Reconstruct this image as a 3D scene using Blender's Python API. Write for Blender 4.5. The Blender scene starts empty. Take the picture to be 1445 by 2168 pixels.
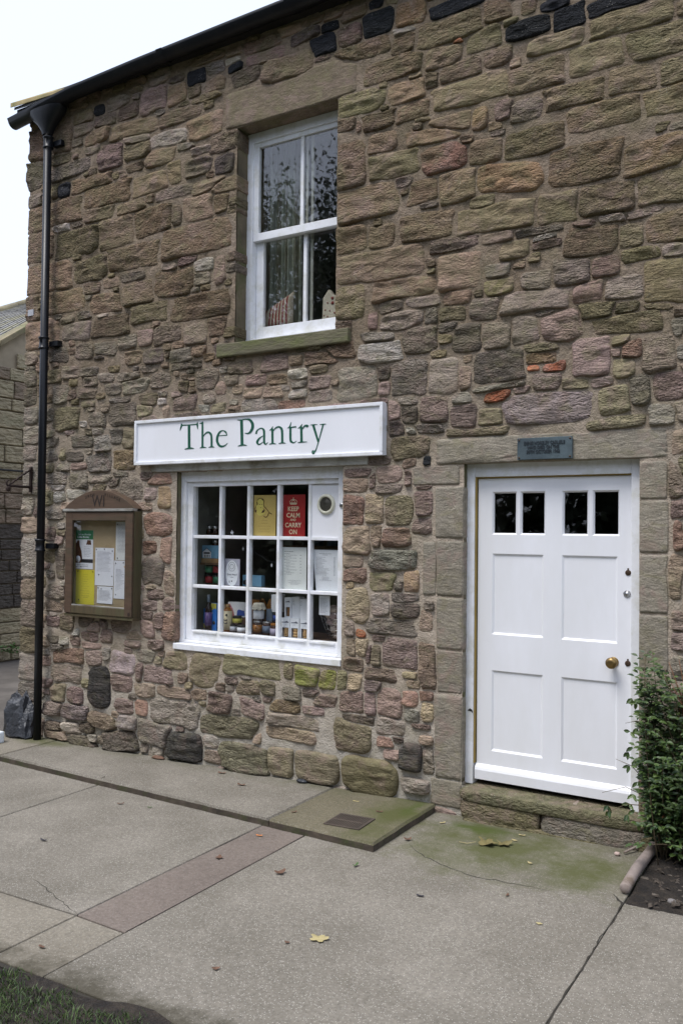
import bpy, bmesh, math, random
import numpy as np
from mathutils import Vector, Matrix

random.seed(11)
rng = np.random.default_rng(7)
S = bpy.context.scene
COL = S.collection

# ------------------------------------------------------------------ camera, light, exposure
yaw, pitch, roll = 0.54418, 0.02188, 0.01071
cy_, sy_ = math.cos(yaw), math.sin(yaw)
F = Vector((-sy_ * math.cos(pitch), cy_ * math.cos(pitch), math.sin(pitch)))
R0 = Vector((cy_, sy_, 0)); U0 = R0.cross(F)
R1 = math.cos(roll) * R0 + math.sin(roll) * U0
U1 = -math.sin(roll) * R0 + math.cos(roll) * U0
camd = bpy.data.cameras.new('camera')
cam = bpy.data.objects.new('camera', camd); COL.objects.link(cam)
m = Matrix((R1, U1, -F)).transposed().to_4x4()
m.translation = Vector((0, -5.0, 1.75))
cam.matrix_world = m
camd.sensor_fit = 'VERTICAL'; camd.sensor_height = 36.0
camd.lens = 36.0 * 1809.5 / 2168.0
camd.clip_start = 0.05; camd.clip_end = 600
S.camera = cam

SUN_EL, SUN_AZ = math.radians(64), math.radians(205)      # azimuth clockwise from +y
w = bpy.data.worlds.new('World'); S.world = w; w.use_nodes = True
nt = w.node_tree; nt.nodes.clear()
wo = nt.nodes.new('ShaderNodeOutputWorld'); bg = nt.nodes.new('ShaderNodeBackground')
sky = nt.nodes.new('ShaderNodeTexSky'); sky.sky_type = 'NISHITA'; sky.sun_disc = False
sky.sun_elevation = SUN_EL; sky.sun_rotation = SUN_AZ
sky.air_density = 1.2; sky.dust_density = 3.0; sky.ozone_density = 1.0
mixc = nt.nodes.new('ShaderNodeMix'); mixc.data_type = 'RGBA'
mixc.inputs['Factor'].default_value = 0.72
mixc.inputs['B'].default_value = (7.1, 7.85, 9.7, 1)          # the cloud layer
nt.links.new(sky.outputs[0], mixc.inputs['A'])
nt.links.new(mixc.outputs['Result'], bg.inputs['Color'])
bg.inputs['Strength'].default_value = 0.093
nt.links.new(bg.outputs[0], wo.inputs[0])

sd = bpy.data.lights.new('sun', 'SUN'); sd.energy = 1.6; sd.angle = math.radians(24); sd.color = (1.0, 0.98, 0.96)
sun = bpy.data.objects.new('sun', sd); COL.objects.link(sun)
dirv = Vector((math.sin(SUN_AZ) * math.cos(SUN_EL), math.cos(SUN_AZ) * math.cos(SUN_EL), math.sin(SUN_EL)))
sun.rotation_euler = dirv.to_track_quat('Z', 'Y').to_euler(); sun.location = (0, -20, 30)

S.view_settings.view_transform = 'Standard'; S.view_settings.look = 'None'
S.view_settings.gamma = 1.0; S.view_settings.exposure = 0.88
try: S.view_settings.use_curve_mapping = False
except Exception: pass
S.render.engine = 'CYCLES'
S.cycles.max_bounces = 8; S.cycles.transparent_max_bounces = 12

# ------------------------------------------------------------------ helpers
def tag(o, label=None, cat=None, group=None, kind=None):
    if label: o['label'] = label
    if cat: o['category'] = cat
    if group: o['group'] = group
    if kind: o['kind'] = kind
    return o

def empty(name, loc=(0, 0, 0), parent=None):
    o = bpy.data.objects.new(name, None); o.empty_display_size = .1
    COL.objects.link(o)
    if parent is not None:
        setpar(o, parent)
    else:
        o.location = loc
    return o

_wl = {}
def setpar(o, p):
    o.parent = p
    o.matrix_parent_inverse = Matrix.Translation(-Vector(_wl.get(p.name, p.location)))
    _wl[o.name] = Vector((0, 0, 0))

class MB:
    def __init__(s): s.v = []; s.f = []; s.m = []; s.cur = 0; s.sm = []; s.smooth = False
    def add(s, vs, fs):
        b = len(s.v); s.v += [tuple(map(float, v)) for v in vs]
        for f in fs: s.f.append(tuple(b + i for i in f)); s.m.append(s.cur); s.sm.append(s.smooth)
        return s
    def box(s, x0, x1, y0, y1, z0, z1):
        return s.add([(x0, y0, z0), (x1, y0, z0), (x1, y1, z0), (x0, y1, z0), (x0, y0, z1), (x1, y0, z1), (x1, y1, z1), (x0, y1, z1)],
                     [(0, 3, 2, 1), (4, 5, 6, 7), (0, 1, 5, 4), (1, 2, 6, 5), (2, 3, 7, 6), (3, 0, 4, 7)])
    def prism(s, pts, y0, y1):          # polygon in x,z extruded along y (y0 = front)
        n = len(pts)
        vs = [(x, y0, z) for x, z in pts] + [(x, y1, z) for x, z in pts]
        return s.add(vs, [tuple(range(n)), tuple(range(2 * n - 1, n - 1, -1))] + [(i, n + i, n + (i + 1) % n, (i + 1) % n) for i in range(n)])
    def slab(s, pts, z0, z1):           # polygon in x,y (counter clockwise), z may be a function
        n = len(pts)
        a = [(x, y, z0(x) if callable(z0) else z0) for x, y in pts]; b = [(x, y, z1(x) if callable(z1) else z1) for x, y in pts]
        return s.add(a + b, [tuple(range(n - 1, -1, -1)), tuple(range(n, 2 * n))] + [(i, (i + 1) % n, n + (i + 1) % n, n + i) for i in range(n)])
    def tube(s, path, r, n=8, cap=True):
        P = [Vector(p) for p in path]; rs = r if hasattr(r, '__len__') else [r] * len(P)
        vs = []; fs = []; prev = None
        for i, p in enumerate(P):
            t = (P[min(i + 1, len(P) - 1)] - P[max(i - 1, 0)]).normalized()
            a = Vector((0, 0, 1)) if abs(t.z) < .9 else Vector((0, 1, 0))
            u = t.cross(a).normalized()
            if prev is not None and u.dot(prev) < 0: u = -u
            prev = u; q = t.cross(u)
            for k in range(n):
                g = 2 * math.pi * k / n
                vs.append(p + (u * math.cos(g) + q * math.sin(g)) * rs[i])
        for i in range(len(P) - 1):
            for k in range(n):
                fs.append((i * n + k, i * n + (k + 1) % n, (i + 1) * n + (k + 1) % n, (i + 1) * n + k))
        if cap: fs += [tuple(range(n - 1, -1, -1)), tuple(range((len(P) - 1) * n, len(P) * n))]
        sm = s.smooth; s.smooth = True; s.add(vs, fs); s.smooth = sm
        return s
    def lathe(s, prof, c, n=16, axis='z'):   # prof: (radius, height)
        vs = []; fs = []
        for r, h in prof:
            for k in range(n):
                g = 2 * math.pi * k / n
                a, b = r * math.cos(g), r * math.sin(g)
                vs.append((c[0] + a, c[1] + b, c[2] + h) if axis == 'z' else (c[0] + a, c[1] - h, c[2] + b))
        for i in range(len(prof) - 1):
            for k in range(n):
                q = (i * n + k, i * n + (k + 1) % n, (i + 1) * n + (k + 1) % n, (i + 1) * n + k)
                fs.append(q)
        fs += [tuple(range(n - 1, -1, -1)), tuple(range((len(prof) - 1) * n, len(prof) * n))]
        sm = s.smooth; s.smooth = True; s.add(vs, fs); s.smooth = sm
        return s
    def build(s, name, mat, parent=None, bevel=0, seg=2, fix=True):
        me = bpy.data.meshes.new(name)
        me.from_pydata(s.v, [], s.f)
        mats = mat if isinstance(mat, (list, tuple)) else [mat]
        for q in mats: me.materials.append(q)
        me.polygons.foreach_set('material_index', s.m)
        me.polygons.foreach_set('use_smooth', s.sm)
        if bevel or fix:
            bm = bmesh.new(); bm.from_mesh(me)
            bmesh.ops.recalc_face_normals(bm, faces=bm.faces)
            if bevel:
                bmesh.ops.bevel(bm, geom=list(bm.edges), offset=bevel, segments=seg, affect='EDGES', profile=.6, clamp_overlap=True)
            bm.to_mesh(me); bm.free()
        me.update()
        o = bpy.data.objects.new(name, me); COL.objects.link(o)
        if parent is not None: setpar(o, parent)
        return o

def one(name, mat, parent, x0, x1, y0, y1, z0, z1, bevel=0.002):
    return MB().box(x0, x1, y0, y1, z0, z1).build(name, mat, parent, bevel)

def vhash(ix, iy, iz, seed):
    n = (ix.astype(np.int64) * 374761393 + iy.astype(np.int64) * 668265263 + iz.astype(np.int64) * 1274126177 + seed * 974711) & 0x7fffffff
    n = ((n ^ (n >> 13)) * 1274126177) & 0x7fffffff
    n = (n ^ (n >> 16)) & 0xffff
    return n / 65535.0
def vn(x, y, z=0.0, seed=0):
    x = np.asarray(x, float); y = np.asarray(y, float) + 0 * x; z = np.asarray(z, float) + 0 * x
    ix, iy, iz = np.floor(x), np.floor(y), np.floor(z)
    fx, fy, fz = x - ix, y - iy, z - iz
    fx = fx * fx * (3 - 2 * fx); fy = fy * fy * (3 - 2 * fy); fz = fz * fz * (3 - 2 * fz)
    r = 0
    for a in (0, 1):
        for b in (0, 1):
            for c in (0, 1):
                wgt = (fx if a else 1 - fx) * (fy if b else 1 - fy) * (fz if c else 1 - fz)
                r = r + wgt * vhash(ix + a, iy + b, iz + c, seed)
    return r
def fbm(x, y, z=0.0, seed=0, o=3):
    r = 0; a = .5; f = 1
    for k in range(o):
        r = r + a * vn(np.asarray(x) * f, np.asarray(y) * f, np.asarray(z) * f, seed + k); a *= .5; f *= 2.1
    return r / (1 - .5 ** o)

# ------------------------------------------------------------------ materials
def nodes(name):
    mt = bpy.data.materials.new(name); mt.use_nodes = True
    t = mt.node_tree; b = t.nodes['Principled BSDF']
    return mt, t, b
def N(t, typ, **kw):
    n = t.nodes.new(typ)
    for k, v in kw.items(): setattr(n, k, v)
    return n
def wpos(t, scale=(1, 1, 1)):
    g = N(t, 'ShaderNodeNewGeometry'); mp = N(t, 'ShaderNodeMapping')
    mp.inputs['Scale'].default_value = scale
    t.links.new(g.outputs['Position'], mp.inputs['Vector'])
    return mp.outputs[0]
def noise(t, vec, scale, detail=4, rough=.55, dist=0):
    n = N(t, 'ShaderNodeTexNoise'); n.inputs['Scale'].default_value = scale
    n.inputs['Detail'].default_value = detail; n.inputs['Roughness'].default_value = rough
    n.inputs['Distortion'].default_value = dist
    t.links.new(vec, n.inputs['Vector']); return n.outputs['Fac']
def ramp(t, fac, stops):
    r = N(t, 'ShaderNodeValToRGB'); e = r.color_ramp.elements
    while len(e) < len(stops): e.new(.5)
    for i, (p, c) in enumerate(stops):
        e[i].position = p; e[i].color = (c if len(c) == 4 else tuple(c) + (1,)) if hasattr(c, '__len__') else (c, c, c, 1)
    t.links.new(fac, r.inputs[0]); return r.outputs[0]
def mix(t, fac, a, b, mode='MIX'):
    n = N(t, 'ShaderNodeMix', data_type='RGBA', blend_type=mode)
    for sock, v in (('Factor', fac), ('A', a), ('B', b)):
        i = n.inputs[sock] if sock == 'Factor' else [q for q in n.inputs if q.name == sock and q.type == 'RGBA'][0]
        if hasattr(v, 'is_linked') or isinstance(v, bpy.types.NodeSocket): t.links.new(v, i)
        elif sock == 'Factor': i.default_value = v
        else: i.default_value = tuple(v) + (1,) if len(v) == 3 else v
    return [q for q in n.outputs if q.type == 'RGBA'][0]
def math_(t, op, a, b=0.0, clamp=False):
    n = N(t, 'ShaderNodeMath', operation=op, use_clamp=clamp)
    for i, v in enumerate((a, b)):
        if isinstance(v, bpy.types.NodeSocket): t.links.new(v, n.inputs[i])
        else: n.inputs[i].default_value = v
    return n.outputs[0]
def bump(t, b, h, strength=.5, dist=.01):
    n = N(t, 'ShaderNodeBump'); n.inputs['Strength'].default_value = strength; n.inputs['Distance'].default_value = dist
    t.links.new(h, n.inputs['Height']); t.links.new(n.outputs[0], b.inputs['Normal'])

def pm(name, col, rough=.6, metal=0, var=.18, scale=6, bstr=.15, bscale=90, bdist=.003, dirt=None, dirtscale=3, stretch=(1, 1, 1), spec=.5):
    mt, t, b = nodes(name)
    v = wpos(t, stretch)
    n1 = noise(t, v, scale, 5)
    k = ramp(t, n1, [(.3, 1 - var), (.7, 1 + var * .5)])
    c = mix(t, 1.0, col, k, 'MULTIPLY')
    if dirt:
        n2 = noise(t, wpos(t, stretch), dirtscale, 6, .65)
        c = mix(t, ramp(t, n2, [(.48, 0), (.68, 1)]), c, dirt)
    t.links.new(c, b.inputs['Base Color'])
    b.inputs['Roughness'].default_value = rough; b.inputs['Metallic'].default_value = metal
    b.inputs['Specular IOR Level'].default_value = spec
    if bstr: bump(t, b, noise(t, v, bscale, 3), bstr, bdist)
    return mt

# rubble stone: the colour of each stone is a mesh attribute, the material adds bedding, pits, lichen
def stone_mat():
    mt, t, b = nodes('rubble_stone')
    at = N(t, 'ShaderNodeAttribute', attribute_name='Col')
    base = at.outputs['Color']
    v = wpos(t); vs = wpos(t, (1, 1, 3.2))
    big = noise(t, v, 3.5, 5, .6)
    mid = noise(t, vs, 14, 6, .65, .6)
    fine = noise(t, v, 110, 3, .7)
    c = mix(t, 1, base, ramp(t, mid, [(.25, .62), (.5, 1.0), (.75, 1.45)]), 'MULTIPLY')
    c = mix(t, 1, c, ramp(t, fine, [(.3, .75), (.7, 1.28)]), 'MULTIPLY')
    bw = N(t, 'ShaderNodeRGBToBW'); t.links.new(base, bw.inputs[0]); lum = math_(t, 'MULTIPLY', math_(t, 'SUBTRACT', bw.outputs[0], .03), 14, True)
    # purple, ochre and grey patches inside one stone
    n3 = noise(t, v, 5.5, 5, .6, 1.2)
    c = mix(t, math_(t, 'MULTIPLY', lum, math_(t, 'MULTIPLY', ramp(t, n3, [(.50, 0), (.64, 1)]), .5)), c, (.29, .205, .172))
    n4 = noise(t, wpos(t, (1.0, 1.0, 1.6)), 8.5, 5, .6, .8)
    c = mix(t, math_(t, 'MULTIPLY', lum, math_(t, 'MULTIPLY', ramp(t, n4, [(.54, 0), (.66, 1)]), .45)), c, (.21, .19, .105))
    # olive algae, more of it high on the wall
    g = N(t, 'ShaderNodeNewGeometry'); sx = N(t, 'ShaderNodeSeparateXYZ'); t.links.new(g.outputs['Position'], sx.inputs[0])
    zf = N(t, 'ShaderNodeMapRange'); zf.inputs['From Min'].default_value = 2.2; zf.inputs['From Max'].default_value = 4.2
    zf.inputs['To Min'].default_value = .18; zf.inputs['To Max'].default_value = .5
    t.links.new(sx.outputs['Z'], zf.inputs['Value'])
    al = ramp(t, noise(t, v, 4.2, 6, .68), [(.44, 0), (.6, 1)])
    c = mix(t, math_(t, 'MULTIPLY', lum, math_(t, 'MULTIPLY', al, zf.outputs[0])), c, (.165, .148, .072))
    # pale lichen flecks
    vo = N(t, 'ShaderNodeTexVoronoi'); vo.inputs['Scale'].default_value = 70; t.links.new(v, vo.inputs['Vector'])
    fl = math_(t, 'MULTIPLY', ramp(t, vo.outputs['Distance'], [(.10, 1), (.2, 0)]), ramp(t, noise(t, v, 9, 3), [(.50, 0), (.58, 1)]))
    c = mix(t, math_(t, 'MULTIPLY', fl, .7), c, (.42, .40, .34))
    t.links.new(c, b.inputs['Base Color'])
    b.inputs['Roughness'].default_value = .88; b.inputs['Specular IOR Level'].default_value = .25
    # relief: short wavy ledges, pits, grain
    l1 = ramp(t, noise(t, wpos(t, (1, 1, 2.5)), 15, 2.5, .55, 1.2), [(.36, 0), (.46, .62), (.56, .70), (.68, 1)])
    l2 = ramp(t, noise(t, wpos(t, (1, 1, 2.0)), 36, 3, .6, .9), [(.36, 0), (.50, .7), (.66, 1)])
    l3 = ramp(t, noise(t, wpos(t, (1, 1, 7.0)), 9, 4, .6, .5), [(.35, 0), (.45, .5), (.55, .6), (.66, 1)])
    l4 = ramp(t, noise(t, wpos(t, (1, 1, 1.1)), 11, 4, .6, .3), [(.30, 0), (.55, .8), (.7, 1)])
    sel = noise(t, v, 3.1, 2)
    l1 = mix(t, ramp(t, sel, [(.42, 1), (.48, 0)]), l1, l4); l1 = mix(t, ramp(t, sel, [(.54, 0), (.60, 1)]), l1, l3)
    h = math_(t, 'ADD', l1, math_(t, 'MULTIPLY', l2, .36)); h = math_(t, 'ADD', h, math_(t, 'MULTIPLY', noise(t, v, 130, 3, .7), .12))
    n_ = N(t, 'ShaderNodeBump'); n_.inputs['Distance'].default_value = .060
    t.links.new(h, n_.inputs['Height']); t.links.new(at.outputs['Alpha'], n_.inputs['Strength']); t.links.new(n_.outputs[0], b.inputs['Normal'])
    return mt
M_STONE = stone_mat()

def mortar_mat():
    mt, t, b = nodes('lime_mortar')
    v = wpos(t)
    c = ramp(t, noise(t, v, 2.6, 6, .62), [(.3, (.195, .150, .103)), (.5, (.250, .192, .138)), (.7, (.30, .238, .185))])
    c = mix(t, 1, c, ramp(t, noise(t, v, 22, 5, .7), [(.3, .68), (.7, 1.3)]), 'MULTIPLY')
    g = N(t, 'ShaderNodeNewGeometry'); sx = N(t, 'ShaderNodeSeparateXYZ'); t.links.new(g.outputs['Position'], sx.inputs[0])
    zf = N(t, 'ShaderNodeMapRange'); zf.inputs['From Min'].default_value = .8; zf.inputs['From Max'].default_value = .15
    t.links.new(sx.outputs['Z'], zf.inputs['Value'])
    zg = N(t, 'ShaderNodeMapRange'); zg.inputs['From Min'].default_value = 3.1; zg.inputs['From Max'].default_value = 1.9
    t.links.new(sx.outputs['Z'], zg.inputs['Value'])
    c = mix(t, math_(t, 'MULTIPLY', zg.outputs[0], .85), c, (.50, .42, .335))
    c = mix(t, math_(t, 'MULTIPLY', zf.outputs[0], .85), c, (.47, .44, .38))      # newer grey pointing near the foot
    al = ramp(t, noise(t, v, 4.2, 6, .68), [(.47, 0), (.64, 1)])
    c = mix(t, math_(t, 'MULTIPLY', al, .42), c, (.17, .15, .085))
    vo = N(t, 'ShaderNodeTexVoronoi'); vo.inputs['Scale'].default_value = 150; t.links.new(v, vo.inputs['Vector'])
    c = mix(t, math_(t, 'MULTIPLY', ramp(t, vo.outputs['Distance'], [(.14, 1), (.26, 0)]), .4), c, (.46, .42, .36))
    t.links.new(c, b.inputs['Base Color']); b.inputs['Roughness'].default_value = .95; b.inputs['Specular IOR Level'].default_value = .15
    h = math_(t, 'ADD', noise(t, v, 11, 6, .72), math_(t, 'MULTIPLY', noise(t, v, 90, 3, .7), .35))
    bump(t, b, h, .9, .035)
    return mt
M_MORTAR = mortar_mat()

def concrete(name, a, bcol, spk=.5, moss=True):
    mt, t, b = nodes(name)
    v = wpos(t)
    c = ramp(t, noise(t, v, 1.7, 6, .65), [(.3, a), (.7, bcol)])
    c = mix(t, 1, c, ramp(t, noise(t, v, 60, 4, .7), [(.3, .74), (.7, 1.24)]), 'MULTIPLY')
    c = mix(t, math_(t, 'MULTIPLY', ramp(t, noise(t, v, 3.3, 7, .75, .8), [(.56, 0), (.72, 1)]), .38), c, (.11, .095, .07))
    vo = N(t, 'ShaderNodeTexVoronoi'); vo.inputs['Scale'].default_value = 125; t.links.new(v, vo.inputs['Vector'])
    spw = N(t, 'ShaderNodeSeparateColor'); t.links.new(vo.outputs['Color'], spw.inputs[0])
    k = math_(t, 'MULTIPLY', ramp(t, vo.outputs['Distance'], [(.22, 1), (.42, 0)]), ramp(t, spw.outputs[0], [(.52, 0), (.64, 1)]))
    c = mix(t, math_(t, 'MULTIPLY', k, spk), c, (.52, .49, .43))
    k2 = math_(t, 'MULTIPLY', ramp(t, vo.outputs['Distance'], [(.25, 1), (.45, 0)]), ramp(t, spw.outputs[1], [(.78, 0), (.85, 1)]))
    c = mix(t, math_(t, 'MULTIPLY', k2, spk), c, (.08, .07, .06))
    if moss:                                 # algae by the door step and along the foot of the wall
        g = N(t, 'ShaderNodeNewGeometry'); sx = N(t, 'ShaderNodeSeparateXYZ'); t.links.new(g.outputs['Position'], sx.inputs[0])
        def blob(x, y, rx, ry):
            dx = math_(t, 'DIVIDE', math_(t, 'SUBTRACT', sx.outputs['X'], x), rx)
            dy = math_(t, 'DIVIDE', math_(t, 'SUBTRACT', sx.outputs['Y'], y), ry)
            d = math_(t, 'SQRT', math_(t, 'ADD', math_(t, 'MULTIPLY', dx, dx), math_(t, 'MULTIPLY', dy, dy)))
            d = math_(t, 'ADD', d, math_(t, 'MULTIPLY', math_(t, 'SUBTRACT', noise(t, v, 5, 6, .7), .5), 1.9))
            return ramp(t, d, [(.15, 1), (1.15, 0)])
        bl = math_(t, 'MAXIMUM', blob(-1.72, -.40, .78, .62), blob(-1.22, -.50, .42, .42))
        bl = math_(t, 'MAXIMUM', bl, blob(-2.42, -.35, .26, .60))
        bl = math_(t, 'MAXIMUM', bl, blob(-5.9, -.1, .4, .18))
        c = mix(t, math_(t, 'MULTIPLY', bl, .92), c, (.078, .084, .026))
        b2 = math_(t, 'MAXIMUM', blob(-1.95, -.17, .34, .10), blob(-2.38, -.12, .06, .22))
        c = mix(t, math_(t, 'MULTIPLY', b2, .85), c, (.055, .078, .010))
        ge = N(t, 'ShaderNodeMapRange'); ge.inputs['From Min'].default_value = -2.30; ge.inputs['From Max'].default_value = -2.66
        t.links.new(sx.outputs['Y'], ge.inputs['Value'])
        gg = math_(t, 'ADD', ge.outputs[0], math_(t, 'MULTIPLY', math_(t, 'SUBTRACT', noise(t, v, 7, 6, .7), .5), 1.5))
        c = mix(t, math_(t, 'MULTIPLY', ramp(t, gg, [(.55, 0), (1.0, 1)]), .8), c, (.05, .043, .026))
        wl = N(t, 'ShaderNodeMapRange'); wl.inputs['From Min'].default_value = -.22; wl.inputs['From Max'].default_value = -.02
        t.links.new(sx.outputs['Y'], wl.inputs['Value'])
        ww = math_(t, 'MULTIPLY', wl.outputs[0], ramp(t, noise(t, v, 6, 5, .7), [(.35, 0), (.6, 1)]))
        c = mix(t, math_(t, 'MULTIPLY', ww, .6), c, (.085, .085, .042))
    t.links.new(c, b.inputs['Base Color']); b.inputs['Roughness'].default_value = .85; b.inputs['Specular IOR Level'].default_value = .3
    h = math_(t, 'ADD', noise(t, v, 120, 4, .7), math_(t, 'MULTIPLY', noise(t, v, 12, 3), .6))
    bump(t, b, h, .4, .006)
    return mt
M_CONC = concrete('exposed_aggregate_concrete', (.152, .136, .108), (.242, .218, .180), .6)
M_CONC2 = concrete('smoother_concrete', (.18, .158, .122), (.245, .218, .172), .4)
M_STRIP = concrete('brown_concrete_strip', (.150, .122, .102), (.195, .160, .134), .2)
M_SLABD = concrete('damp_concrete_slab', (.120, .106, .066), (.16, .14, .092), .3)
M_RISER = pm('dark_slab_edge', (.075, .058, .042), .9, var=.5, scale=12, bstr=.6, bscale=60, bdist=.008, dirt=(.05, .055, .02), dirtscale=9)  # darker blotchy brown on the sides of the raised slabs
M_JOINT = pm('joint_dirt', (.035, .03, .022), .95, var=.4, bstr=.5)
M_ASPH = pm('worn_asphalt', (.13, .115, .10), .9, var=.35, scale=2.5, bstr=.5, bscale=80, dirt=(.08, .07, .06), dirtscale=1.3)
M_GROUND = pm('grassy_ground', (.05, .07, .022), .95, var=.5, scale=3, bstr=.6, bscale=40, bdist=.02, dirt=(.06, .045, .03), dirtscale=2.2)
M_SOIL = pm('dark_soil', (.022, .016, .011), .95, var=.6, scale=16, bstr=1, bscale=45, bdist=.03, dirt=(.042, .032, .022), dirtscale=14)
M_WHITE = pm('white_gloss_paint', (.85, .855, .89), .42, var=.05, scale=3, bstr=.25, bscale=30, bdist=.003, stretch=(1, 1, .3), dirt=(.78, .78, .79), dirtscale=1.3)
M_WHITE2 = pm('white_weathered_paint', (.82, .83, .86), .5, var=.07, scale=7, bstr=.3, bscale=30, bdist=.004, dirt=(.66, .66, .62), dirtscale=9)
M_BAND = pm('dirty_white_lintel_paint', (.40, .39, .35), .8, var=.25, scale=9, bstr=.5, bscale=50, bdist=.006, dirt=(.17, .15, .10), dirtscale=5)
M_BLACK = pm('black_gloss_paint', (.006, .007, .010), .38, var=.2, bstr=.1, dirt=(.012, .012, .012), dirtscale=6, spec=.32)
M_BLACKM = pm('black_iron', (.012, .011, .011), .6, var=.3, bstr=.4)
M_RUST = pm('rusty_iron', (.028, .014, .010), .85, var=.4, bstr=.5)
M_GREEN = pm('dark_green_lettering', (.004, .085, .048), .5, var=.05, bstr=0)
M_OAK = pm('weathered_oak', (.085, .063, .030), .75, var=.3, scale=14, bstr=.4, bscale=40, dirt=(.085, .082, .036), dirtscale=3, stretch=(3, 3, .4))
M_OAKD = pm('dark_oak', (.090, .054, .032), .7, var=.3, scale=14, bstr=.3, bscale=40, dirt=(.065, .052, .028), dirtscale=3, stretch=(.4, 3, 3))
M_OAKP = pm('flaking_grey_oak', (.33, .32, .29), .85, var=.4, scale=30, bstr=.5, bscale=60, dirt=(.14, .11, .08), dirtscale=14, stretch=(.3, 2, 2))
M_CORK = pm('hessian_board', (.40, .31, .18), .9, var=.12, scale=10, bstr=.3, bscale=200, bdist=.002)
M_PAPER = pm('white_paper', (.74, .76, .80), .7, var=.03, bstr=.05, bscale=12)
M_PAPER2 = pm('cream_paper', (.70, .72, .70), .7, var=.04, bstr=.05, bscale=12)
M_INK = pm('grey_print', (.11, .12, .16), .8, var=.1, bstr=0)
M_INKD = pm('black_print', (.02, .02, .025), .6, var=.1, bstr=0)
M_YEL = pm('yellow_paper', (.66, .58, .035), .7, var=.05, bstr=.05)
M_YINK = pm('olive_print', (.36, .31, .03), .8, bstr=0)
M_MUST = pm('mustard_card', (.54, .40, .12), .6, var=.04, bstr=0)
M_LYEL = pm('light_yellow_print', (.68, .58, .14), .6, bstr=0)
M_BRINK = pm('brown_print', (.10, .04, .02), .6, bstr=0)
M_RED = pm('red_card', (.33, .012, .012), .5, var=.1, bstr=0)
M_CREAM = pm('cream_print', (.68, .60, .40), .6, bstr=0)
M_GRN = pm('green_paper', (.035, .19, .075), .6, bstr=0)
M_GRNL = pm('green_tin', (.05, .24, .12), .4, bstr=0)
M_REDL = pm('red_tin', (.42, .03, .04), .4, bstr=0)
M_BLUE = pm('bright_blue_card', (.03, .20, .66), .5, bstr=0)
M_SKYB = pm('sky_blue_card', (.16, .34, .50), .6, var=.1, bstr=0)
M_DBLU = pm('blue_print', (.04, .09, .38), .6, bstr=0)
M_PURP = pm('purple_label', (.10, .06, .20), .5, bstr=0)
M_LILAC = pm('lilac_label', (.40, .36, .48), .5, bstr=0)
M_YELB = pm('yellow_box', (.55, .50, .08), .5, bstr=0)
M_KRAFT = pm('kraft_card', (.36, .22, .10), .7, bstr=0)
M_SLATEB = pm('slate_blue_box', (.12, .16, .22), .6, bstr=0)
M_WINE = pm('dark_wine_glass', (.018, .006, .006), .1, bstr=0)
M_AMBER = pm('dark_preserve', (.05, .018, .008), .15, bstr=0)
M_HONEY = pm('amber_preserve', (.30, .12, .02), .15, bstr=0)
M_LID = pm('black_lid', (.02, .019, .018), .4, bstr=0)
M_SLID = pm('steel_lid', (.45, .44, .42), .3, metal=.9, bstr=0)
M_CLOTH = pm('printed_cloth_cap', (.60, .57, .48), .8, var=.3, scale=60, bstr=.2)
M_BISC = pm('golden_biscuit', (.56, .35, .15), .8, var=.25, scale=50, bstr=.5, bscale=120)
M_CRACK = pm('brown_oatcake', (.30, .15, .06), .8, var=.3, scale=60, bstr=.4)
M_GARL = pm('cream_meringue', (.56, .46, .38), .7, var=.2, scale=25, bstr=.3)
M_GARP = pm('pink_meringue', (.46, .34, .33), .7, var=.2, scale=25, bstr=.3)
M_WIRE = pm('chrome_wire', (.6, .6, .58), .25, metal=1, bstr=0)
M_BRASS = pm('aged_brass', (.30, .20, .075), .35, metal=.85, var=.3, bstr=.1, dirt=(.12, .08, .04), dirtscale=9)
M_BRONZE = pm('dark_bronze', (.10, .065, .045), .5, metal=.7, bstr=.1)
M_CHROME = pm('brushed_chrome', (.55, .55, .55), .3, metal=1, bstr=0)
M_STRIPB = pm('brass_draught_strip', (.34, .24, .07), .5, metal=.2, bstr=0)
M_PLAQ = pm('verdigris_bronze', (.10, .135, .15), .55, metal=.3, var=.35, scale=16, bstr=.4, bscale=60, dirt=(.05, .07, .085), dirtscale=8)
M_PLAQT = pm('dark_cast_letters', (.03, .04, .05), .6, metal=.3, bstr=0)
M_VENT = pm('cream_plastic', (.66, .65, .52), .4, bstr=0)
M_DARKIN = pm('dim_interior_wall', (.19, .17, .145), .9, var=.5, scale=2, bstr=0)
M_SHELF = pm('interior_wood', (.16, .09, .05), .7, var=.3, bstr=0)
M_CURT = pm('sage_curtain', (.30, .32, .25), .9, var=.1, bstr=.2)
M_CURT2 = pm('olive_curtain_stripe', (.17, .165, .11), .9, var=.1, bstr=.2)
M_CUSH = pm('cream_cushion', (.42, .36, .27), .9, bstr=.2)
M_CUSHR = pm('red_stripe_cloth', (.20, .035, .03), .9, bstr=.2)
M_SPOT = pm('cream_spotted_cloth', (.52, .47, .37), .9, bstr=.2)
M_SLATE = pm('roof_slate', (.10, .10, .105), .6, var=.35, scale=5, bstr=.4, bscale=30, dirt=(.12, .11, .06), dirtscale=3)
M_VERGE = pm('lichened_roof_edge', (.42, .33, .16), .85, var=.25, scale=9, bstr=.4, dirt=(.12, .16, .06), dirtscale=6)
M_LOG = pm('weathered_pole', (.30, .245, .215), .8, var=.3, scale=9, bstr=.5, bscale=40, dirt=(.16, .12, .09), dirtscale=9)
M_PINK = pm('pinkish_pebble', (.50, .38, .33), .8, var=.2, bstr=.3)
M_PEB = pm('grey_pebble', (.24, .22, .21), .8, var=.3, bstr=.3)
M_BOULD = pm('dark_whinstone', (.030, .033, .040), .5, var=.5, scale=7, bstr=.9, bscale=14, bdist=.03, dirt=(.075, .08, .09), dirtscale=4.5)
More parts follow.
